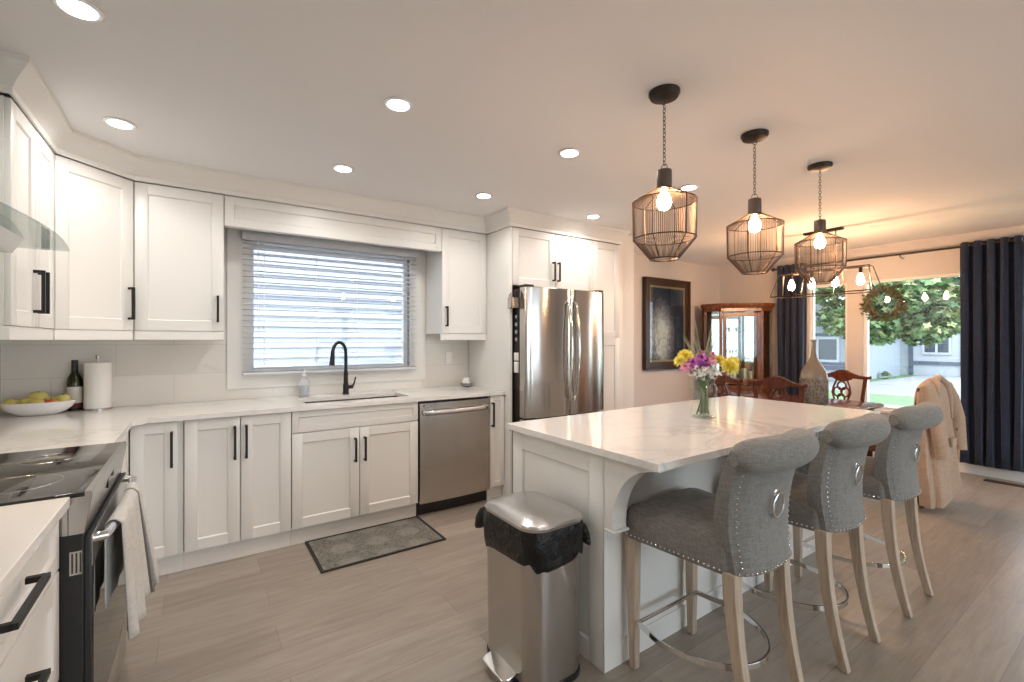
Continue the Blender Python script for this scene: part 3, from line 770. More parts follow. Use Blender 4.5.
# fronts towards the sink side
MI = frame_mat((ix1, iy1-.02, 0), (-1, 0))
for k in range(4): front(t, MI, .02+.49*k, .02+.49*(k+1), .115, .875, .06+.49*k if k % 2 else .45+.49*k, (.62, .82))
MB().box(ix1-.02, ix1, iy0, iy1-.02, 0, .877).build('end_panel', 'cabinet_white', t)
def corbel(x0, x1):
    # profile in (y,z): top against the slab, concave quarter curve down to the foot
    y = iy0-.004; pts = [(y, .88), (y, .585), (y-.04, .585), (y-.04, .61)]
    for i in range(13):
        a = PI/2*i/12
        pts.append((y-.04-.215*(1-math.cos(a)), .61+.255*math.sin(a)))
    pts += [(y-.262, .866), (y-.262, .88)]
    MB().prism(pts, 'x', x0, x1).build('corbel', 'cabinet_white', t, bevel=.002)
    MB().box(x0-.006, x1+.006, y-.052, y, .575, .5845).build('corbel_foot', 'cabinet_white', t, bevel=.001)
corbel(ix0+.002, ix0+.082); corbel(ix1-.082, ix1-.002)
tag(MB().box(1.315, 3.39, 1.022, 1.97, .8805, .91, .002).build('island_countertop', 'quartz', smooth=False), 'large white quartz slab with grey veins on the island', 'countertop')

# ------------------------------------------------------------------ trash can
t = thing('trash_can', 'brushed steel pedal bin with black bag beside the island', 'trash can', (1.14, 1.5, 0))
def rrect(cx, cy, hx_, hy, r, n=6):
    pts = []
    for (sx, sy, a0) in ((1, 1, 0), (-1, 1, PI/2), (-1, -1, PI), (1, -1, 3*PI/2)):
        for i in range(n+1):
            a = a0+PI/2*i/n; pts.append((cx+sx*(hx_-r)+r*math.cos(a), cy+sy*(hy-r)+r*math.sin(a)))
    return pts
bcx, bcy = 1.150, 1.53
def ring(hx_, hy, r, z, n=6): return [(x, y, z) for x, y in rrect(bcx, bcy, hx_, hy, r, n)]
MB().loft([ring(.136, .183, .07, .002), ring(.139, .186, .073, .012), ring(.139, .186, .073, .025)]).build('base_ring', 'black_plastic', t)
MB().loft([ring(.135, .182, .072, .026, 12), ring(.140, .187, .076, .59, 12)]).build('body', 'steel_vertical', t)
rows = []
random.seed(3)
for k, (z, g) in enumerate(((.50, .006), (.515, .010), (.54, .010), (.57, .012), (.60, .010), (.622, .004))):
    r = rrect(bcx, bcy, .140+g, .187+g, .078, 14); rr = []
    for i, (x, y) in enumerate(r):
        wob = .0022*math.sin(i*.9+k*1.1)+.0015*math.sin(i*1.9+k)
        dz = .016*math.sin(i*.42) + .008*math.sin(i*1.1) if k == 0 else 0
        dx, dy = x-bcx, y-bcy; q = math.hypot(dx, dy)
        rr.append((x+dx/q*wob, y+dy/q*wob, z+dz*(1 if k == 0 else 0) - (.018 if k == 0 else 0)))
    rows.append(rr)
mb = MB(); mb.grid(rows, True); bag = mb.build('bag_rim', 'bag_plastic', t, solid=.002, sub=1)
mb = MB(); mb.loft([[(bcx-.11+.022*math.cos(a)*s-.010*k, bcy+.175+.016*k+.02*math.sin(a)*s, .60-.026*k+.03*math.sin(a)*s) for a in [2*PI*j/10 for j in range(10)]] for k, s in enumerate((.5, 1.0, .9, .3))])
mb.build('bag_tail', 'bag_plastic', t)
mb = MB(); mb.loft([[(bcx+.128+.006*k+.015*math.cos(a)*s, bcy-.15-.014*k+.018*math.sin(a)*s, .59-.022*k+.026*math.cos(a)*s) for a in [2*PI*j/10 for j in range(10)]] for k, s in enumerate((.5, 1.0, .8, .25))])
mb.build('bag_tail', 'bag_plastic', t)
MB().loft([ring(.140, .187, .078, .618, 12), ring(.147, .194, .084, .621, 12), ring(.149, .196, .086, .632, 12), ring(.144, .191, .083, .641, 12), ring(.12, .165, .07, .650, 12), ring(.08, .11, .05, .656, 12), ring(.02, .03, .015, .658, 12)]).build('lid', 'steel_lid', t)
mb = MB(); pr_ = rrect(0, 0, .036, .085, .022, 4)
mb.loft([[(bcx-.163+x, bcy+y, z+(.012 if x < 0 else .02)) for x, y in pr_] for z in (.02, .034)])
mb.build('pedal', 'chrome', t, bevel=.003)

# ------------------------------------------------------------------ bar stools
def stool(label):
    t = thing('counter_stool', label, 'bar stool', (0, 0, 0), world=False, group='grey linen counter stools along the island')
    # local: seat front towards +y (island), back at -y.  origin between the legs on the floor
    # seat: rounded cushion, crowned
    def outl(sc, z, n=7):
        base = []
        w1, w2, yf, yb = .228*sc, .195*sc, .225*sc, -.205*sc
        cs = [(w1, yf, 0), (-w1, yf, PI/2), (-w2, yb, PI), (w2, yb, 3*PI/2)]
        r = .035*sc
        for cx, cy, a0 in cs:
            sx = 1 if cx > 0 else -1; sy = 1 if cy > 0 else -1
            for i in range(n):
                a = a0+PI/2*i/(n-1); base.append((cx-sx*r+r*math.cos(a), cy-sy*r+r*math.sin(a), z))
        # bow of the front edge
        return [(x, y+(.018*(1-(x/w1)**2) if y > 0 else 0), zz) for x, y, zz in base]
    MB().loft([outl(.99, .538), outl(1.0, .55), outl(1.005, .60), outl(.99, .635), outl(.94, .658), outl(.80, .674), outl(.5, .684), outl(.2, .687)]).build('seat', 'stool_linen', t)
    # back: swept sections, wider at the top, rolled over backwards
    def spine(q):   # q 0..1 up the back -> (y of rear face, z, half width)
        z = .545+.40*q
        y = -.245+.02*math.sin(PI*q)-.03*q*q
        return y, z, .178+.036*q**1.3 + .012*math.sin(PI*q)
    rows = []
    n = 14
    for k in range(13):
        q = k/12; y, z, w = spine(q); th = .062-.012*q
        bowl = .030
        pts = []
        for i in range(n+1):
            s = -1+2*i/n; pts.append((w*s*1.0, y-bowl*(1-s*s)+.02*abs(s)**6, z))
        for i in range(n+1):
            s = 1-2*i/n; pts.append((w*s*.995, y+th-bowl*.7*(1-s*s)+.012*abs(s)**6+.004, z))
        rows.append(pts)
    mb = MB(); mb.loft(rows); mb.build('backrest', 'stool_linen', t)
    # roll
    path, rad = [], []
    for i in range(33):
        s = -1+2*i/32
        path.append((s*.236, -.268-.036*(1-s*s)+.020*s*s, .958-.004*abs(s)**4)); rad.append(.060*max(.12, (1-abs(s)**7))**.42)
    MB().tube(path, rad, 20).build('top_roll', 'stool_linen', t)
    # nail heads
    mb = MB()
    def nail(p): mb.ball(p, .0048, seg=6)
    ol = outl(1.006, .553, 7)
    per = []
    for a, b_ in zip(ol, ol[1:]+ol[:1]):
        L_ = math.dist(a, b_); per.append((a, b_, L_))
    step = .019; acc = 0
    for a, b_, L_ in per:
        while acc < L_:
            q = acc/L_; p = tuple(a[i]+(b_[i]-a[i])*q for i in range(3))
            if p[1] > -.19: nail(p)
            acc += step
        acc -= L_
    for i in range(19):
        s = -.96+1.92*i/18; y, z, w = spine(0); nail((w*s, y-.030*(1-s*s)+.02*abs(s)**6-.001, z+.008))
    for s in (-1, 1):
        for i in range(1, 18):
            q = i/18*.90; y, z, w = spine(q); ss = .90; nail((s*w*ss, y-.030*(1-ss*ss)+.02*ss**6-.001, z+.008))
    mb.build('nailhead_trim', 'chrome', t)
    # ring pull
    y, z, w = spine(.57); yy = y-.031
    mb = MB(); mb.lathe([(.020, 0), (.020, .004), (.012, .009), (.002, .010)], (0, 0, 0), 18); mb.xf(Matrix.Translation((0, yy+.002, z+.035)) @ Matrix.Rotation(PI/2, 4, 'X'))
    rp = mb.build('ring_plate', 'chrome', t)
    MB().tube([(.036*math.sin(2*PI*i/30), yy-.011-.004*math.cos(2*PI*i/30), z+.003+.043*math.cos(2*PI*i/30)-.01) for i in range(30)], .0038, 8, True).build('ring', 'chrome', rp)
    # legs
    def leg(pts, sz):
        rows = []
        for (x, y, z), s_ in zip(pts, sz):
            rows.append([(x+a*s_, y+b_*s_, z) for a, b_ in ((-1, -1), (1, -1), (1, 1), (-1, 1))])
        return MB().loft(rows)
    for s in (-1, 1):
        leg([(s*.195, .195, .002), (s*.197, .198, .30), (s*.198, .200, .548)], [.015, .020, .0235]).build('leg', 'stool_wood', t, bevel=.003)
        pts, sz = [], []
        for i in range(10):
            q = i/9; z = .002+.546*q; pts.append((s*(.168-.004*(1-q)**2), -.215-.070*(1-q)**2.0+.01*q, z)); sz.append(.0155+.008*q)
        leg(pts, sz).build('leg', 'stool_wood', t, bevel=.003)
    # footrest
    zz = .195
    mb = MB(); mb.tube([(-.205, .176, zz), (.205, .176, zz)], .0085, 10)
    pts = [(-.20, .172, zz)]
    for i in range(25):
        a = PI*i/24; pts.append((-.225*math.cos(a), .05-.275*math.sin(a), zz-.004))
    pts.append((.20, .172, zz))
    mb2 = MB()
    rows = []
    P = [Vector(p) for p in pts]
    for i, p in enumerate(P):
        d = (P[min(i+1, len(P)-1)]-P[max(i-1, 0)]).normalized(); nn = Vector((d.y, -d.x, 0))
        rows.append([tuple(p+nn*.004+Vector((0, 0, .011))), tuple(p+nn*.004-Vector((0, 0, .011))), tuple(p-nn*.004-Vector((0, 0, .011))), tuple(p-nn*.004+Vector((0, 0, .011)))])
    mb.build('footrest_bar', 'chrome', t); mb2.loft(rows).build('footrest_ring', 'chrome', t, bevel=.001)
    return t
s0 = stool('nearest grey linen counter stool, beside the island corbel')
s0.location = (1.668, 1.068, 0)
dup(s0, (2.322, 1.05, 0), 0, 'middle grey linen counter stool of the row at the island')
dup(s0, (3.005, 1.03, 0), 0, 'farthest grey linen counter stool, nearest the coat-covered chair')

# ------------------------------------------------------------------ vase of flowers
vx, vy = 2.305, 1.49
t = thing('flower_vase', 'clear glass vase holding the bouquet on the island', 'vase', (vx, vy, .91))
po = [(.055, .9105), (.066, .915), (.070, .93), (.063, .97), (.060, 1.0), (.069, 1.05), (.070, 1.08), (.058, 1.10), (.058, 1.115), (.075, 1.14)]
MB().lathe(po, (vx, vy, 0), 32, close=False).build('wall', 'vase_glass', t)
MB().lathe([(.002, .911), (.053, .911), (.055, .922), (.002, .924)], (vx, vy, 0), 32).build('base', 'vase_glass', t)
random.seed(11)
def petal_flower(c, R, nrings, n, tilt, name, matn, center=None, root=None, L=None, pw=.22):
    mb = MB()
    for k in range(nrings):
        el = math.radians(-12+88*k/max(1, nrings-1)) if nrings > 1 else .3
        rr = R*(1-.35*k/max(1, nrings))
        for j in range(n):
            a = 2*PI*(j+.5*k)/n+random.uniform(-.1, .1)
            d = Vector((math.cos(a)*math.cos(el), math.sin(a)*math.cos(el), math.sin(el))); s_ = Vector((-math.sin(a), math.cos(a), 0))
            p = [Vector((0,0,0)), d*rr*.55+s_*rr*pw, d*rr, d*rr*.55-s_*rr*pw]
            p[2] += Vector((0, 0, -.1*rr))
            mb.face([tuple(q) for q in p])
    M = Matrix.Translation(c) @ Matrix.Rotation(tilt[1], 4, 'Z') @ Matrix.Rotation(tilt[0], 4, 'X')
    o = mb.xf(M).build(name, matn, root)
    if center: MB().ball((0, 0, .002), R*.18).xf(M).build('flower_center', center, o)
    return o
# stalks + heads as flowers, each a thing held by the vase
def flower(c, R, kind, lb):
    mats = {'mum': 'flower_yellow', 'aster': 'flower_purple', 'pink': 'flower_pink', 'white': 'flower_white'}
    t = thing('flower', lb, 'flower', (vx, vy, .93))
    tilt = (random.uniform(.6, 1.1), math.atan2(c[1]-vy-.11, c[0]-vx-.075)+PI/2)
    if kind == 'mum': petal_flower(c, R, 6, 16, tilt, 'bloom', mats[kind], None, t, pw=.12)
    elif kind == 'aster': petal_flower(c, R, 3, 7, tilt, 'bloom', mats[kind], 'flower_pink', t, pw=.3)
    elif kind == 'pink': petal_flower(c, R, 3, 6, tilt, 'bloom', mats[kind], 'flower_yellow', t, pw=.3)
    else:
        mb = MB()
        for _ in range(34):
            p = Vector(c)+Vector((random.gauss(0, R*.5), random.gauss(0, R*.5), random.gauss(0, R*.35)))
            MR = Matrix.Rotation(random.uniform(0, 6.3), 3, 'Z') @ Matrix.Rotation(random.uniform(.5, 1.4), 3, 'X')
            for j in range(5):
                a = 2*PI*j/5; q = .012
                mb.face([tuple(p), tuple(p+MR @ Vector((math.cos(a-.4)*q, math.sin(a-.4)*q, .003))), tuple(p+MR @ Vector((math.cos(a+.4)*q, math.sin(a+.4)*q, .003)))])
        mb.build('bloom', 'flower_white', t)
    bx, by = vx+(vx-c[0])*.25, vy+(vy-c[1])*.25
    MB().tube([(bx, by, .93), (vx+(c[0]-vx)*.05, vy+(c[1]-vy)*.05, 1.07), (vx+(c[0]-vx)*.35, vy+(c[1]-vy)*.35, 1.15), (c[0], c[1], c[2]-.008)], .0022, 6).build('stem', 'stem_green', t)
    mb = MB()
    for _ in range(7):
        q = random.uniform(.35, .9); p = Vector((vx+(c[0]-vx)*q, vy+(c[1]-vy)*q, 1.13+(c[2]-1.15)*q)); a = random.uniform(0, 2*PI)
        d = Vector((math.cos(a), math.sin(a), random.uniform(-.3, .6)))*random.uniform(.025, .05); s_ = Vector((-math.sin(a), math.cos(a), 0))*.008
        mb.face([tuple(p), tuple(p+d*.5+s_), tuple(p+d), tuple(p+d*.5-s_)])
    mb.build('leaf', 'stem_green', t)
RX = Vector((.825, -.565, 0)); FX = Vector((.565, .825, 0))
def bq(r, f_, z): p = Vector((vx, vy, 0))+RX*r*1.12+FX*f_; return (p.x, p.y, z+.012)
fl = [(bq(.115, -.03, 1.185), .070, 'mum', 'large yellow chrysanthemum at the right front of the bouquet'),
      (bq(.155, .02, 1.205), .055, 'mum', 'yellow chrysanthemum at the far right edge of the bouquet'),
      (bq(.085, .03, 1.215), .052, 'mum', 'yellow chrysanthemum at the upper right behind the front bloom'),
      (bq(-.085, .02, 1.24), .052, 'mum', 'yellow chrysanthemum at the upper left of the bouquet'),
      (bq(-.12, -.01, 1.215), .042, 'mum', 'small yellow chrysanthemum at the far left of the bouquet'),
      (bq(-.005, -.04, 1.21), .048, 'aster', 'bright purple flower in the middle of the bouquet'),
      (bq(-.03, -.05, 1.225), .04, 'aster', 'purple flower left of the bouquet centre'),
      (bq(-.07, -.05, 1.20), .042, 'aster', 'deep purple flower at left of the bouquet'),
      (bq(-.105, -.05, 1.18), .040, 'pink', 'magenta pink flower at the lower left of the bouquet'),
      (bq(.05, .03, 1.245), .034, 'pink', 'pink flower at the top right of the bouquet'),
      (bq(.0, .03, 1.25), .034, 'pink', 'pink flower at the top middle of the bouquet'),
      (bq(.02, -.06, 1.215), .036, 'pink', 'pink flower beside the large yellow bloom'),
      (bq(-.055, -.06, 1.15), .045, 'white', 'cluster of tiny white blooms at lower left of the bouquet'),
      (bq(-.01, -.07, 1.155), .045, 'white', 'cluster of tiny white blooms at lower middle of the bouquet'),
      (bq(.03, -.06, 1.16), .040, 'white', 'cluster of tiny white blooms below the large yellow bloom')]
for a in fl: flower(*a)
t = thing('grass_spray', 'thin pale grass blades standing tall behind the bouquet blooms', 'grass', (vx, vy, .93))
for k in range(16):
    a = random.uniform(-.12, .12); h_ = random.uniform(1.30, 1.44)
    p0 = Vector((vx+random.uniform(-.02, .02), vy+random.uniform(-.02, .02), .94)); p2 = Vector(bq(a, .05+random.uniform(-.02, .03), h_)); p1 = (p0+p2)/2+Vector((0, 0, .06)); p1 = p1*.6+Vector((vx, vy, p1.z))*.4
    MB().tube([tuple(p0), tuple(p1), tuple(p2)], [.003, .0038, .0008], 4).build('blade', 'grass_blade', t)

# ------------------------------------------------------------------ recessed lights
def spot(name, loc, power, col, size=math.radians(150), r=.05, parent=None, blend=.6):
    L_ = bpy.data.lights.new(name, 'SPOT'); L_.energy = power; L_.color = col; L_.spot_size = size; L_.spot_blend = blend; L_.shadow_soft_size = r
    o = bpy.data.objects.new(name, L_); COL.objects.link(o); o.location = loc
    return o
def point(name, loc, power, col, r=.03):
    L_ = bpy.data.lights.new(name, 'POINT'); L_.energy = power; L_.color = col; L_.shadow_soft_size = r
    o = bpy.data.objects.new(name, L_); COL.objects.link(o); o.location = loc; return o
pots = [(-.32, 2.02, 'foremost ceiling downlight at the left, over the oven'), (-.32, 2.98, 'ceiling downlight in the corner over the fruit bowl'),
        (.755, 2.02, 'ceiling downlight in the front row left of the pendants'), (.751, 2.97, 'ceiling downlight above the sink'),
        (1.762, 1.985, 'ceiling downlight just left of the nearest pendant chain'), (1.757, 2.935, 'ceiling downlight above the dishwasher'),
        (2.837, 2.89, 'ceiling downlight in front of the pantry cabinet'), (2.858, 1.96, 'ceiling downlight between the first two pendants')]
added_pots = [(.765, .2), (.765, -1.2), (2.3, -.6), (3.9, -.6), (2.3, -2.2), (4.2, -2.2), (5.6, -.8)]  # unseen downlights, added to brighten the room and reflect in the steel
def pot(x, y, lb):
    t = thing('recessed_light', lb, 'ceiling light', (x, y, CEIL), group='recessed ceiling lights')
    MB().lathe([(.045, -.0005), (.064, -.0008), (.066, -.004), (.062, -.008), (.050, -.009), (.045, -.006)], (x, y, CEIL), 32).build('trim_ring', 'white_ceramic', t)
    MB().lathe([(.001, -.0091), (.047, -.0093), (.047, -.0098), (.001, -.0105)], (x, y, CEIL), 32).build('lens', 'pot_lens', t)
    spot('downlight_beam', (x, y, CEIL-.03), POT_W, CAMB, math.radians(165), .055, blend=.5)
for p in pots: pot(*p)
for x, y in added_pots: pot(x, y, 'unseen ceiling downlight added behind the camera to light the room')

# ------------------------------------------------------------------ pendants
def pendant(label):
    t = thing('pendant_light', label, 'pendant lamp', (0, 0, 0), world=False, group='wire cage pendants over the island')
    # origin on the ceiling (z down)
    MB().lathe([(.001, -.001), (.066, -.001), (.066, -.012), (.058, -.026), (.030, -.032), (.001, -.034)], seg=28).build('canopy', 'dark_bronze', t)
    mb = MB(); z = -.034; k = 0
    def link(z, k, a=.006, b_=.011):
        pts = []
        for i in range(12):
            q = 2*PI*i/12; u_, v_ = a*math.cos(q), b_*math.sin(q)
            pts.append((u_, 0, z-b_+v_) if k % 2 else (0, u_, z-b_+v_))
        mb.tube(pts, .0017, 5, True)
    link(z+.002, 0, .012, .012); z -= .020
    while z > -.300: link(z, k := k+1); z -= .0175
    link(z+.002, 0, .016, .016)
    mb.build('chain', 'wire_bronze', t)
    zs = z-.024
    MB().lathe([(.008, zs+.006), (.012, zs), (.031, zs-.002), (.032, zs-.02), (.032, zs-.078), (.030, zs-.082), (.001, zs-.082)], seg=24).build('socket', 'wire_bronze', t)
    z0 = zs-.080; z1 = -.478; z2 = -.640; z3 = -.728; R0, R1, R2, R3 = .034, .134, .131, .060
    mb = MB()
    for r, zz, w in ((R0, z0, .002), (R1, z1, .0026), (R2, z2, .0026), (R3, z3, .003)):
        mb.tube([(r*math.cos(2*PI*i/40), r*math.sin(2*PI*i/40), zz) for i in range(40)], w, 6, True)
    for j in range(6):
        a = 2*PI*j/6+.3; c, s_ = math.cos(a), math.sin(a)
        mb.tube([(R0*c, R0*s_, z0), (R1*c, R1*s_, z1), (R2*c, R2*s_, z2), (R3*c, R3*s_, z3)], .0024, 5)
    mb.build('cage_frame', 'dark_bronze', t)
    mb = MB()
    for j in range(104):
        a = 2*PI*j/104; c, s_ = math.cos(a), math.sin(a)
        mb.tube([(R0*c, R0*s_, z0), (R1*c, R1*s_, z1), (R2*c, R2*s_, z2), (R3*c, R3*s_, z3)], .00125, 3)
    mb.build('wire_shade', 'wire_bronze', t)
    zb = z0-.004
    b_ = MB().lathe([(.012, zb), (.014, zb-.012), (.028, zb-.040), (.031, zb-.060), (.022, zb-.084), (.002, zb-.092)], seg=20)
    b_ = b_.build('bulb', 'pendant_bulb', t)
    return t, zb-.05
PX = [(1.674, 1.27), (2.408, 1.262), (3.166, 1.257)]
p0, zb = pendant('nearest and largest-looking wire cage pendant, above the bouquet side of the island')
p0['label'] = 'nearest wire cage pendant of the row, leftmost over the island'
p0.location = (*PX[0], CEIL)
dup(p0, (*PX[1], CEIL), 1.0, 'middle wire cage pendant of the three over the island')
dup(p0, (*PX[2], CEIL), 2.1, 'farthest wire cage pendant of the row, in front of the chandelier')

# ------------------------------------------------------------------ linear chandelier
cx_, ca, cb_ = 5.08, 1.55, 2.43
t = thing('linear_chandelier', 'dark metal trapezoid chandelier with exposed bulbs above the dining table', 'chandelier', (cx_, 1.99, CEIL))
MB().box(cx_-.03, cx_+.03, 1.82, 2.16, CEIL-.022, CEIL-.001, .004).build('canopy', 'dark_bronze', t)
for y in (1.88, 2.10): MB().tube([(cx_, y, CEIL-.022), (cx_, y, 2.03)], .005, 8).build('rod', 'dark_bronze', t)
MB().box(cx_-.012, cx_+.012, ca+.06, cb_-.06, 2.015, 2.035).build('top_bar', 'dark_bronze', t)
mb = MB(); zt, zb_ = 2.02, 1.79; wt, wb = .05, .13
def bar(a, b_, r=.005): mb.tube([a, b_], r, 4)
for s in (-1, 1):
    bar((cx_+s*wt, ca+.05, zt), (cx_+s*wt, cb_-.05, zt)); bar((cx_+s*wb, ca, zb_), (cx_+s*wb, cb_, zb_))
    for (yt, yb) in ((ca+.05, ca), (ca+.30, ca+.30), (cb_-.30, cb_-.30), (cb_-.05, cb_)): bar((cx_+s*wt, yt, zt), (cx_+s*wb, yb, zb_))
for yt, yb in ((ca+.05, ca), (cb_-.05, cb_)): bar((cx_-wt, yt, zt), (cx_+wt, yt, zt)); bar((cx_-wb, yb, zb_), (cx_+wb, yb, zb_))
mb.build('cage_frame', 'dark_bronze', t)
for y in (1.68, 1.885, 2.09, 2.28):
    s_ = MB().lathe([(.014, 2.014), (.015, 2.01), (.015, 1.965), (.012, 1.958)], (cx_, y, 0), 14).build('socket', 'dark_bronze', t)
    MB().lathe([(.012, 1.958), (.016, 1.945), (.028, 1.905), (.030, 1.885), (.022, 1.862), (.002, 1.852)], (cx_, y, 0), 18).build('bulb', 'chandelier_bulb', t)

# ------------------------------------------------------------------ dining table and chairs
t = thing('dining_table', 'dark polished mahogany dining table behind the island', 'table', (5.0, 2.15, 0))
tp = rrect(5.0, 2.27, .40, .70, .10, 8)
MB().loft([[(5.0+(x-5.0)*k, 2.27+(y-2.27)*k, z) for x, y in tp] for k, z in ((.975, .705), (1, .715), (1, .728), (.985, .735))]).build('tabletop', 'mahogany', t)
MB().box(4.68, 5.32, 1.65, 2.89, .63, .704).build('apron', 'mahogany', t)
for y in (1.85, 2.7):
    MB().lathe([(.05, .12), (.07, .20), (.045, .28), (.08, .40), (.05, .52), (.06, .63)], (5.02, y, 0), 20).build('pedestal', 'mahogany', t)
    for s in (-1, 1): MB().tube([(5.02+s*.04, y, .20), (5.02+s*.15, y, .14), (5.02+s*.28, y, .03)], [.035, .03, .022], 8).build('foot', 'mahogany', t)
def dining_chair(label):
    t = thing('dining_chair', label, 'chair', (0, 0, 0), world=False, group='carved mahogany dining chairs')
    # local: faces +y, back at -y
    MB().loft([[(x, y, z) for x, y in ((-.24*k, .22*k), (.24*k, .22*k), (.20*k, -.20*k), (-.20*k, -.20*k))] for k, z in ((1, .40), (1, .455))]).build('seat_rail', 'mahogany', t, bevel=.004)
    MB().loft([[(x*k, y*k, z) for x, y in ((-.23, .21), (.23, .21), (.19, -.16), (-.19, -.16))] for k, z in ((.98, .456), (1, .475), (.9, .495), (.5, .50))]).build('seat', 'coat_wool', t, bevel=.01)
    for s in (-1, 1):
        MB().tube([(s*.21, .19, .40), (s*.225, .205, .30), (s*.205, .185, .12), (s*.215, .20, .012)], [.032, .028, .016, .024], 10).build('leg', 'mahogany', t)
        MB().tube([(s*.18, -.19, .45), (s*.18, -.21, .25), (s*.18, -.27, .005)], [.021, .02, .017], 8).build('leg', 'mahogany', t)
        MB().tube([(s*.18, -.19, .45), (s*.185, -.215, .62), (s*.195, -.245, .80), (s*.208, -.265, .945)], [.021, .019, .018, .020], 8).build('stile', 'mahogany', t)
    # crest rail: camel back with ears, (x,z) outline
    top = [(-.262, .935), (-.258, .965), (-.22, .955), (-.15, .965), (-.09, .99), (-.045, 1.012), (0, 1.02), (.045, 1.012), (.09, .99), (.15, .965), (.22, .955), (.258, .965), (.262, .935)]
    bot = [(.225, .925), (.16, .925), (.10, .93), (.055, .90), (0, .89), (-.055, .90), (-.10, .93), (-.16, .925), (-.225, .925)]
    MB().prism(top+bot, 'y', -.285, -.258).build('crest_rail', 'mahogany', t, bevel=.005)
    # pierced splat of interlaced loops
    mb = MB()
    def loop(cx, cz, rx, rz, y=-.255): mb.tube([(cx+rx*math.cos(2*PI*i/22), y+.0*i+(.93-cz)*.12, cz+rz*math.sin(2*PI*i/22)) for i in range(22)], .0095, 6, True)
    loop(-.035, .78, .038, .05); loop(.035, .78, .038, .05); loop(0, .845, .04, .045); loop(0, .715, .032, .045); loop(-.03, .655, .022, .03); loop(.03, .655, .022, .03)
    for s in (-1, 1):
        mb.tube([(s*.05, -.252, .91), (s*.078, -.245, .83), (s*.085, -.235, .77), (s*.06, -.225, .69), (s*.035, -.215, .60), (s*.05, -.20, .46)], .010, 6)
    mb.tube([(0, -.215, .68), (0, -.205, .55), (0, -.20, .46)], .012, 6)
    mb.build('splat', 'mahogany', t)
    return t
c0 = dining_chair('mahogany dining chair with pierced splat, its back to the window')
c0.location = (5.50, 2.07, 0); c0.rotation_euler = (0, 0, PI/2)
dup(c0, (4.58, 2.06, 0), -PI/2, 'mahogany dining chair left of the tall bottle, its back to the island')
dup(c0, (4.58, 2.62, 0), -PI/2, 'mahogany dining chair in front of the china cabinet, its back to the island')
R4 = math.radians(0)
dup(c0, (4.92, 1.43, 0), R4, 'mahogany dining chair at the table end, mostly under the tan coat')
# coat over that chair's back
def coat():
    t = thing('coat', 'long tan coat draped over the dining chair nearest the curtain', 'coat', (4.92, 1.43, 0), world=False)
    t.rotation_euler = (0, 0, R4)
    n = 64; rows = []
    for k in range(25):
        q = k/24
        row = []
        for j in range(n):
            a = 2*PI*j/n
            ce, se = math.cos(a), math.sin(a)
            # the hem hangs lower at the left (-x) than at the right
            zb = .05+.10/(1+math.exp(-9*(ce*.8-se*.25)))
            z = zb+(1.03-zb)*q
            wx = .275+.012*(1-q); wy = .10-.045*q**1.4
            if q > .86:
                e = (q-.86)/.14; wx *= math.sqrt(max(.03, 1-.9*e*e)) ; wy *= math.sqrt(max(.02, 1-.97*e*e))
            fold = .018*(1-q)**.5*math.sin(6*a+1+1.3*q)+.012*(1-q)**.7*math.sin(11*a+2+3*q)
            x = (wx+fold)*math.copysign(abs(ce)**.65, ce); y = (wy+fold)*math.copysign(abs(se)**.75, se)
            if se > 0 and z < .54: y = min(y, .05)
            row.append((x, -.285-.035*(1-q)+y, z))
        rows.append(row)
    mb = MB(); R = mb.grid(rows, True); mb.bm.faces.new(R[-1]); mb.build('body', 'coat_wool', t)
    mb = MB(); mb.tube([(-.17, -.355, .80), (-.13, -.36, .93), (-.06, -.325, 1.02), (.06, -.315, 1.035), (.14, -.345, .985), (.17, -.365, .86), (.12, -.385, .70)], [.010, .022, .026, .026, .024, .018, .006], 10)
    mb.build('collar', 'coat_wool', t)
    for s_ in (-1, 1):
        mb = MB()
        path = [(s_*.235, -.315, .975), (s_*.262, -.345, .86), (s_*.262, -.385, .70), (s_*.250, -.40, .54), (s_*.235, -.41, .44)]
        mb.tube(path, [.045, .056, .052, .046, .044], 14)
        mb.build('sleeve', 'coat_wool', t)
    mb = MB()
    MB().loft([[(x, y, z) for x, y in ((x0, -.412), (x0+.15, -.405), (x0+.15, -.420), (x0, -.427))] for x0, z in ((-.06, .56), (-.06, .50))]).build('pocket_flap', 'coat_wool', t, bevel=.003)
    mb.bm.free(); mb = MB(); mb.ball((.13, -.412, .62), .012, 1, .4, 1); mb.build('button', 'dark_bronze', t)
coat()
# tall bottle on the table
t = thing('glass_bottle', 'tall brown glass bottle with woven lower half on the dining table', 'bottle', (4.73, 1.93, .735))
c = (4.73, 1.93, 0)
MB().lathe([(.08, .737), (.106, .745), (.110, .78), (.110, 1.0), (.102, 1.05), (.075, 1.10), (.040, 1.15), (.024, 1.19), (.019, 1.26), (.019, 1.325), (.025, 1.33), (.025, 1.345), (.016, 1.345)], c, 32).build('glass', 'amber_glass', t)
MB().lathe([(.1112, .76), (.1145, .765), (.115, .88), (.1145, .975), (.1112, .98)], c, 40).build('woven_sleeve', 'twine_wrap', t)

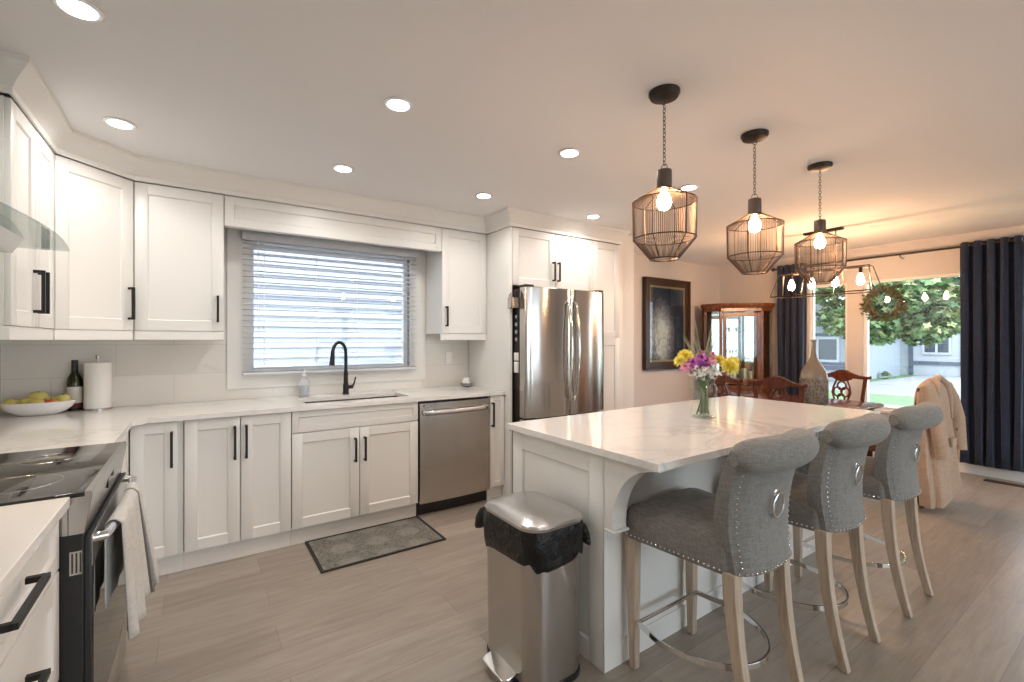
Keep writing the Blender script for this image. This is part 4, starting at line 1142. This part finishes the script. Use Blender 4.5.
# ------------------------------------------------------------------ picture
t = thing('framed_picture', 'dark wood framed dark blue picture on the dining wall', 'picture', (5.08, YB-.02, .96))
px0, px1, qz0, qz1 = 4.66, 5.60, .955, 2.145
mb = MB(); fw = .10
for (a, b_, c, d) in ((px0, px0+fw, qz0, qz1), (px1-fw, px1, qz0, qz1), (px0+fw, px1-fw, qz0, qz0+fw), (px0+fw, px1-fw, qz1-fw, qz1)):
    mb.box(a, b_, YB-.045, YB-.002, c, d)
for (a, b_, c, d) in ((px0, px0+.03, qz0, qz1), (px1-.03, px1, qz0, qz1), (px0+.03, px1-.03, qz0, qz0+.03), (px0+.03, px1-.03, qz1-.03, qz1)):
    mb.box(a, b_, YB-.06, YB-.0451, c, d)
mb.build('frame', 'frame_wood', t, bevel=.004)
MB().box(px0+fw, px1-fw, YB-.030, YB-.012, qz0+fw, qz1-fw).build('mat_board', 'mat_board', t)
o = MB().box(px0+fw+.025, px1-fw-.025, YB-.033, YB-.0305, qz0+fw+.025, qz1-fw-.025).build('print', 'canvas_print', t)
# give the print its own origin in its middle so that its pattern is centred
cen = Vector(((px0+px1)/2, YB-.032, (qz0+qz1)/2)) - Vector(t.location)
for v in o.data.vertices: v.co -= cen
o.location = cen
MB().box(px0+fw, px1-fw, YB-.038, YB-.036, qz0+fw, qz1-fw).build('glazing', 'door_glass', t)

# ------------------------------------------------------------------ china cabinet in the corner
o_ = (5.885, 3.255, 0); uu = Vector((1, -1)).normalized()
MK = frame_mat(o_, (uu.x, uu.y))     # local x right along the front, local y into the corner
t = thing('china_cabinet', 'cherry wood corner china cabinet with glass door and mirrored back', 'cabinet', (5.95, 3.4, 0), world=True)
def K(mb): return mb.xf(MK)
out = [(-.25, 0), (.25, 0), (.43, .16), (.43, .27), (.28, .425), (-.28, .425), (-.43, .27), (-.43, .16)]
def scaled(k, dy=0): return [(x*k, (y-.2)*k+.2+dy) for x, y in out]
K(MB().prism(out, 'z', .04, .70)).build('base_cabinet', 'cherry_cabinet', t, bevel=.005)
K(MB().prism(scaled(1.02, -.01), 'z', .70, .74)).build('waist_moulding', 'cherry_cabinet', t, bevel=.005)
K(MB().prism(scaled(1.01, -.01), 'z', .0, .04)).build('plinth', 'cherry_cabinet', t, bevel=.005)
K(MB().prism(scaled(1.0), 'z', 1.72, 1.76)).build('cornice', 'cherry_cabinet', t)
K(MB().loft([[(x, y, z) for x, y in scaled(k, (1-k)*.22)] for k, z in ((1.0, 1.76), (1.02, 1.775), (1.055, 1.80), (1.06, 1.825))])).build('crown', 'cherry_cabinet', t)
for x, y in ((-.25, 0), (.25, 0), (.41, .16), (-.41, .16)):
    K(MB().box(x-.018, x+.018, y-.0+.002, y+.036, .74, 1.72)).build('post', 'cherry_cabinet', t, bevel=.004)
K(MB().prism([(-.42, .26), (-.275, .41), (-.28, .424), (-.43, .27)], 'z', .74, 1.72)).build('side_back', 'cherry_cabinet', t)
K(MB().prism([(.42, .26), (.275, .41), (.28, .424), (.43, .27)], 'z', .74, 1.72)).build('side_back', 'cherry_cabinet', t)
K(MB().box(-.275, .275, .41, .424, .74, 1.72)).build('mirror_back', 'chrome', t)
fr = MB()
fr.box(-.228, -.185, -.012, .008, .76, 1.70); fr.box(.185, .228, -.012, .008, .76, 1.70); fr.box(-.185, .185, -.012, .008, .76, .83); fr.box(-.185, .185, -.012, .008, 1.65, 1.70)
d = K(fr).build('door', 'cherry_cabinet', t, bevel=.003)
K(MB().box(-.185, .185, -.004, 0, .83, 1.65)).build('pane', 'door_glass', d)
for s in (-1, 1):
    K(MB().prism([(s*.27, .020), (s*.415, .150), (s*.418, .147), (s*.273, .017)], 'z', .78, 1.70)).build('side_pane', 'door_glass', t)
for z in (1.05, 1.36): K(MB().prism([(x*.96, (y-.2)*.94+.2) for x, y in out], 'z', z, z+.006)).build('glass_shelf', 'door_glass', t)
def KP(x, y, z=0): return tuple(MK @ Vector((x, y, z)))
k = 0
for z, xs in ((1.056, (-.12, -.04, .05, .13)), (1.366, (-.1, .0, .1))):
    for x in xs:
        p = KP(x, .16+.02*(k % 2), z+.001)
        o = MB().lathe([(.028, 0), (.028, .003), (.004, .008), (.004, .07), (.025, .09), (.032, .125), (.028, .155)], p, 14).build('stem_glass', 'vase_glass')
        tag(o, 'stemmed clear glass on the %s shelf inside the china cabinet' % ('lower' if z < 1.2 else 'upper'), 'glass', 'stemmed glasses in the china cabinet'); k += 1
p = KP(-.07, .13, .741); tag(MB().lathe([(.05, 0), (.085, .03), (.095, .09), (.09, .09), (.08, .035), (.001, .01)], p, 20).build('wooden_bowl', 'coat_wool'), 'tan bowl at the bottom left inside the china cabinet', 'bowl')
for j, (x, w_) in enumerate(((.06, .03), (.095, .025), (.13, .03))):
    tag(K(MB().box(x, x+w_, .10, .24, .741, .741+.22-.02*j)).build('book', ('paper', 'asphalt', 'paper')[j]), ('white book standing leftmost', 'grey book standing between two white ones', 'shorter white book standing rightmost')[j]+' in the china cabinet', 'book')

# ------------------------------------------------------------------ curtains, rod, wreath, register
def curtain(y0, y1, label, folds, xc=6.285):
    t = thing('curtain', label, 'curtain', (xc, (y0+y1)/2, .118))
    rows = []; n = folds*10
    for k in range(14):
        z = .118+2.19*k/13
        r = []
        for j in range(n+1):
            s = j/n; a = 2*PI*folds*s
            am = .040*(1-.15*k/13)
            r.append((xc+am*math.cos(a+.25*math.sin(z*2))+.006*math.sin(a*2.3+z), y0+(y1-y0)*s+.012*math.sin(2*a)+.010*math.sin(z*1.7+j*.3)*(1-k/13), z-.01*(1 if k == 0 else 0)*math.cos(a)))
        rows.append(r)
    mb = MB(); mb.grid(rows); mb.build('cloth', 'curtain_navy', t, solid=.004)
    mb = MB()
    for i in range(folds): 
        y = y0+(y1-y0)*(i+.25)/folds
        mb.tube([(xc+.017*math.cos(2*PI*q/14)*1.0, y, 2.27+.017*math.sin(2*PI*q/14)) for q in range(14)], .003, 5, True)
    mb.build('grommet', 'chrome', t)
curtain(.80, 1.25, 'navy curtain hanging right of the window beside the tan coat', 5)
curtain(2.66, 3.0, 'navy curtain hanging at the left end of the window', 4)
t = thing('curtain_rod', 'dark metal curtain rod above the dining window', 'curtain rod', (6.285, 1.8, 2.27))
MB().tube([(6.285, .35, 2.27), (6.285, 3.03, 2.27)], .011, 10).build('rod', 'dark_bronze', t)
for y in (.33, 3.05): MB().ball((6.285, y, 2.27), .025).build('finial', 'dark_bronze', t)
for y in (.62, 1.72, 2.60):
    MB().tube([(6.285, y, 2.258), (6.30, y, 2.24), (6.36, y, 2.235), (6.398, y, 2.235)], .006, 6).build('bracket', 'dark_bronze', t)
t = thing('wreath', 'leafy green and brown wreath hanging against the dining window', 'wreath', (6.36, 1.86, 1.56))
mb = MB(); random.seed(5)
WC = Vector((6.345, 1.87, 1.755))
MB().tube([(WC.x, WC.y+.145*math.cos(2*PI*i/30), WC.z+.145*math.sin(2*PI*i/30)) for i in range(30)], .022, 8, True).build('twig_ring', 'bark', t)
def leafq(mb, p, d, s_, L_, w_):
    mb.face([tuple(p), tuple(p+d*L_*.5+s_*w_), tuple(p+d*L_), tuple(p+d*L_*.5-s_*w_)])
for i in range(620):
    a = random.uniform(0, 2*PI); rr = .145+random.gauss(0, .03); p = WC+Vector((random.uniform(-.035, .03), rr*math.cos(a), rr*math.sin(a)))
    d = Vector((random.uniform(-1, .5), math.cos(a)+random.uniform(-1, 1)-math.sin(a)*.8, math.sin(a)+random.uniform(-1, 1)+math.cos(a)*.8)).normalized()
    s_ = d.cross(Vector((random.random(), random.random(), random.random()))).normalized()
    leafq(mb, p, d, s_, random.uniform(.03, .06), .010)
mb.build('leaves', 'wreath_leaf', t)
MB().tube([(WC.x, WC.y, WC.z+.165), (WC.x+.01, WC.y, 2.03)], .002, 5).build('ribbon', 'cord_white', t)
t = thing('floor_register', 'brown metal floor vent by the baseboard under the curtain', 'floor vent', (6.22, .93, 0))
MB().box(6.17, 6.27, .78, 1.06, .0005, .004).build('plate', 'dark_bronze', t)
mb = MB()
for i in range(12): mb.box(6.18, 6.26, .795+.022*i, .799+.022*i, .0041, .006)
mb.build('louver', 'wire_bronze', t)

# ------------------------------------------------------------------ outdoors
GZ = -.75
def ground(name, pts, z, m, k='structure'):
    o = MB().prism(pts, 'z', z-.05, z).build(name, m); o['kind'] = k; return o
ground('ground_lawn', [(6.6, -15), (80, -40), (80, 70), (6.6, 30)], GZ, 'lawn')
ground('ground_mulch', [(15.2, -12), (17.3, -12), (17.3, 14), (15.2, 14)], GZ+.02, 'mulch')
ground('ground_walk', [(17.3, -12), (18.1, -12), (18.1, 14), (17.3, 14)], GZ+.03, 'concrete')
ground('ground_street', [(21.5, -40), (26.3, -40), (26.3, 60), (21.5, 60)], GZ+.02, 'asphalt')
ground('ground_driveway', [(26.3, 3.2), (35.1, 3.2), (35.1, 8.6), (26.3, 8.6)], GZ+.03, 'concrete')
ground('ground_side', [(-8, 4.0), (6.55, 4.0), (6.55, 9), (-8, 9)], -.5, 'concrete')
ground('ground_patio', [(-8, -14), (6.55, -14), (6.55, -3.52), (-8, -3.52)], -.2, 'concrete')
# neighbour's siding behind the sink window
t = thing('neighbour_house', 'pale blue-white lap siding wall seen through the slat blind', 'house', (1.8, 6.2, -.5))
pts = []; z = -.5
prof_ = []
while z < 5.2:
    prof_ += [(6.18, z), (6.215, z+.125)]; z += .125
prof_ += [(6.30, z), (6.30, -.5)]
MB().prism(prof_, 'x', -4, 7.5).build('siding_wall', 'siding', t, smooth=False)
MB().box(-4.2, 7.7, 6.1, 6.5, 5.2, 5.35).build('eave', 'house_trim', t)
# houses across the street
def house(name, label, x, y0, y1, zb, ze, zr, wallm, trims, wins, gable=None, doors=()):
    t = thing(name, label, 'house', (x+3, (y0+y1)/2, zb))
    MB().box(x, x+7, y0, y1, zb, ze).build('wall', wallm, t)
    ym = (y0+y1)/2; e = .5
    if gable: MB().loft([[(x-e, y0-e, ze), (x-e, ym, zr), (x-e, y1+e, ze), (x-e, y1+e, ze-.18), (x-e, ym, zr-.2), (x-e, y0-e, ze-.18)], [(x+7+e, y0-e, ze), (x+7+e, ym, zr), (x+7+e, y1+e, ze), (x+7+e, y1+e, ze-.18), (x+7+e, ym, zr-.2), (x+7+e, y0-e, ze-.18)]]).build('roof', 'roof_shingle', t, smooth=False); MB().prism([(y0, ze-.02), (y1, ze-.02), (ym, zr-.22)], 'x', x, x+6.9).build('gable', wallm, t)
    else: MB().prism([(x-e, ze), (x+3.5, zr), (x+7+e, ze), (x+7+e, ze-.15), (x-e, ze-.15)], 'y', y0-e, y1+e).build('roof', 'roof_shingle', t, smooth=False)
    for a, b_, c, d in trims: MB().box(x-.08, x, a, b_, c, d).build('trim_board', 'house_trim', t)
    for a, b_, c, d in wins:
        w_ = MB(); q = .12
        w_.box(x-.10, x-.01, a, b_, c, c+q); w_.box(x-.10, x-.01, a, b_, d-q, d); w_.box(x-.10, x-.01, a, a+q, c+q, d-q); w_.box(x-.10, x-.01, b_-q, b_, c+q, d-q); w_.box(x-.10, x-.01, (a+b_)/2-.05, (a+b_)/2+.05, c+q, d-q)
        o = w_.build('window', 'house_panel', t); MB().box(x-.05, x-.03, a+q, b_-q, c+q, d-q).build('pane', 'dark_glass', o)
    return t
house('distant_house', 'low grey house with dark gable roof seen through the left window pane', 27, 9.3, 16.5, GZ, 1.95, 3.8, 'house_grey', [(9.3, 16.5, -.2, .0), (9.3, 9.5, 0, 1.9), (9.6, 12.0, 1.55, 1.7), (9.6, 12.0, .05, .2)], [(9.8, 11.8, .2, 1.5)], True)
house('distant_house', 'white panelled house with slate blue trim seen through the right window pane', 35.2, 3.2, 10.6, GZ, 2.7, 5.2, 'house_panel', [(3.2, 3.45, GZ, 2.7), (5.1, 5.3, GZ, 2.4), (6.4, 6.65, GZ, 2.4), (6.8, 6.95, GZ, 2.4), (9.0, 9.2, GZ, 2.4), (6.9, 9.0, -.1, .1), (3.6, 6.8, .55, .8), (3.2, 10.6, 1.7, 1.9)], [(7.3, 8.6, .5, 1.7)])
# maple: leaves fill a crown above the lawn
def lobed(mb, p, R_, M):
    pts = []
    for k, r in enumerate((.15, .75, .45, .95, .5, 1.0, .5, .95, .45, .75)):
        a = -PI/2+2*PI*k/10; pts.append(tuple(Vector(p)+M @ Vector((r*R_*math.cos(a), r*R_*math.sin(a), 0))))
    mb.face(pts)
def tree(label, trunk, blobs, n, R_, mix_, h=3.0):
    t = thing('maple_tree', label, 'tree', (trunk[0], trunk[1], GZ))
    MB().tube([(trunk[0], trunk[1], GZ), (trunk[0]+.05, trunk[1]-.03, GZ+h*.5), (trunk[0], trunk[1], GZ+h)], [.2, .15, .11], 10).build('trunk', 'bark', t)
    for bx, by, bz, br, hh in blobs:
        MB().tube([(trunk[0], trunk[1], GZ+h*.85), ((trunk[0]+bx)/2, (trunk[1]+by)/2, (GZ+h+bz)/2+.3), (bx, by, bz)], [.06, .035, .012], 6).build('branch', 'bark', t)
    for mname, share in mix_:
        mb = MB()
        for i in range(int(n*share)):
            bx, by, bz, br, hh = random.choice(blobs)
            while True:
                d = Vector((random.uniform(-1, 1), random.uniform(-1, 1), random.uniform(-1, 1)))
                if .35 < d.length < 1: break
            p = (bx+d.x*br, by+d.y*br, bz+d.z*hh)
            M = Matrix.Rotation(random.uniform(0, 6.3), 3, 'Z') @ Matrix.Rotation(random.gauss(0, .7), 3, 'X') @ Matrix.Rotation(random.gauss(0, .7), 3, 'Y')
            lobed(mb, p, R_*random.uniform(.7, 1.2), M)
        mb.build('foliage', mname, t, smooth=False)
random.seed(21)
tree('nearby maple tree whose branches hang across the dining window', (10.6, 5.3, 0),
     [(9.6, 3.0, 2.35, .8, .55), (9.4, 3.7, 2.5, .7, .6), (10.2, 2.6, 2.2, .8, .6), (9.8, 4.3, 2.6, .8, .6), (10.4, 3.4, 2.6, .9, .7), (9.2, 2.6, 2.2, .6, .45), (10.0, 2.1, 2.4, .6, .5), (9.5, 3.2, 1.72, .6, .35), (9.3, 2.85, 1.55, .35, .3), (9.9, 2.2, 1.75, .5, .35), (10.8, 4.6, 3.2, 1.2, .9), (10.5, 3.0, 3.3, 1.2, .8), (9.6, 2.35, 1.5, .35, .25)],
     7500, .078, [('maple_leaf', .55), ('maple_leaf_pale', .2), ('maple_leaf_dark', .25)])
tree('tall leafy tree behind the far houses, filling the skyline', (24, 14, 0), [(22, 8, 5.5, 3, 2.6), (23, 12, 4.5, 3, 2.4), (24, 16, 5, 3.5, 3), (22, 5, 7, 2.5, 2), (24, 10, 8, 4, 2.5)], 5000, .26, [('maple_leaf', .6), ('maple_leaf_dark', .4)], 5)
random.seed(9)
for k, (x, y, r) in enumerate(((12.0, 4.15, .34), (12.2, 3.2, .30), (12.1, 2.2, .36), (26.0, 12.2, .55), (30.6, 9.0, .22))):
    mb = MB()
    for i in range(380):
        d = Vector((random.gauss(0, 1), random.gauss(0, 1), random.gauss(0, 1))).normalized()*random.uniform(.6, 1)
        p = Vector((x+d.x*r, y+d.y*r, GZ+r*.8+d.z*r*.8)); dd = (d+Vector((0, 0, .5))).normalized(); leafq(mb, p, dd, dd.cross(Vector((0, 0, 1))).normalized(), r*.4, r*.1)
    o = mb.build('garden_shrub', 'bush_green', smooth=False)
    tag(o, ('left', 'middle', 'right')[k]+' of the low yellow-green shrubs outside below the window' if k < 3 else ('rounded shrub in front of the low grey house', 'small shrub beside the driveway of the white panelled house')[k-3], 'shrub')

# hood lamps
for y in (1.97, 2.17):
    spot('hood_lamp_light', (-.62, y, 1.625), 2.0, (1, .72, .45), math.radians(120), .03)
for o in bpy.data.objects:
    if '_w' in o.keys(): del o['_w']
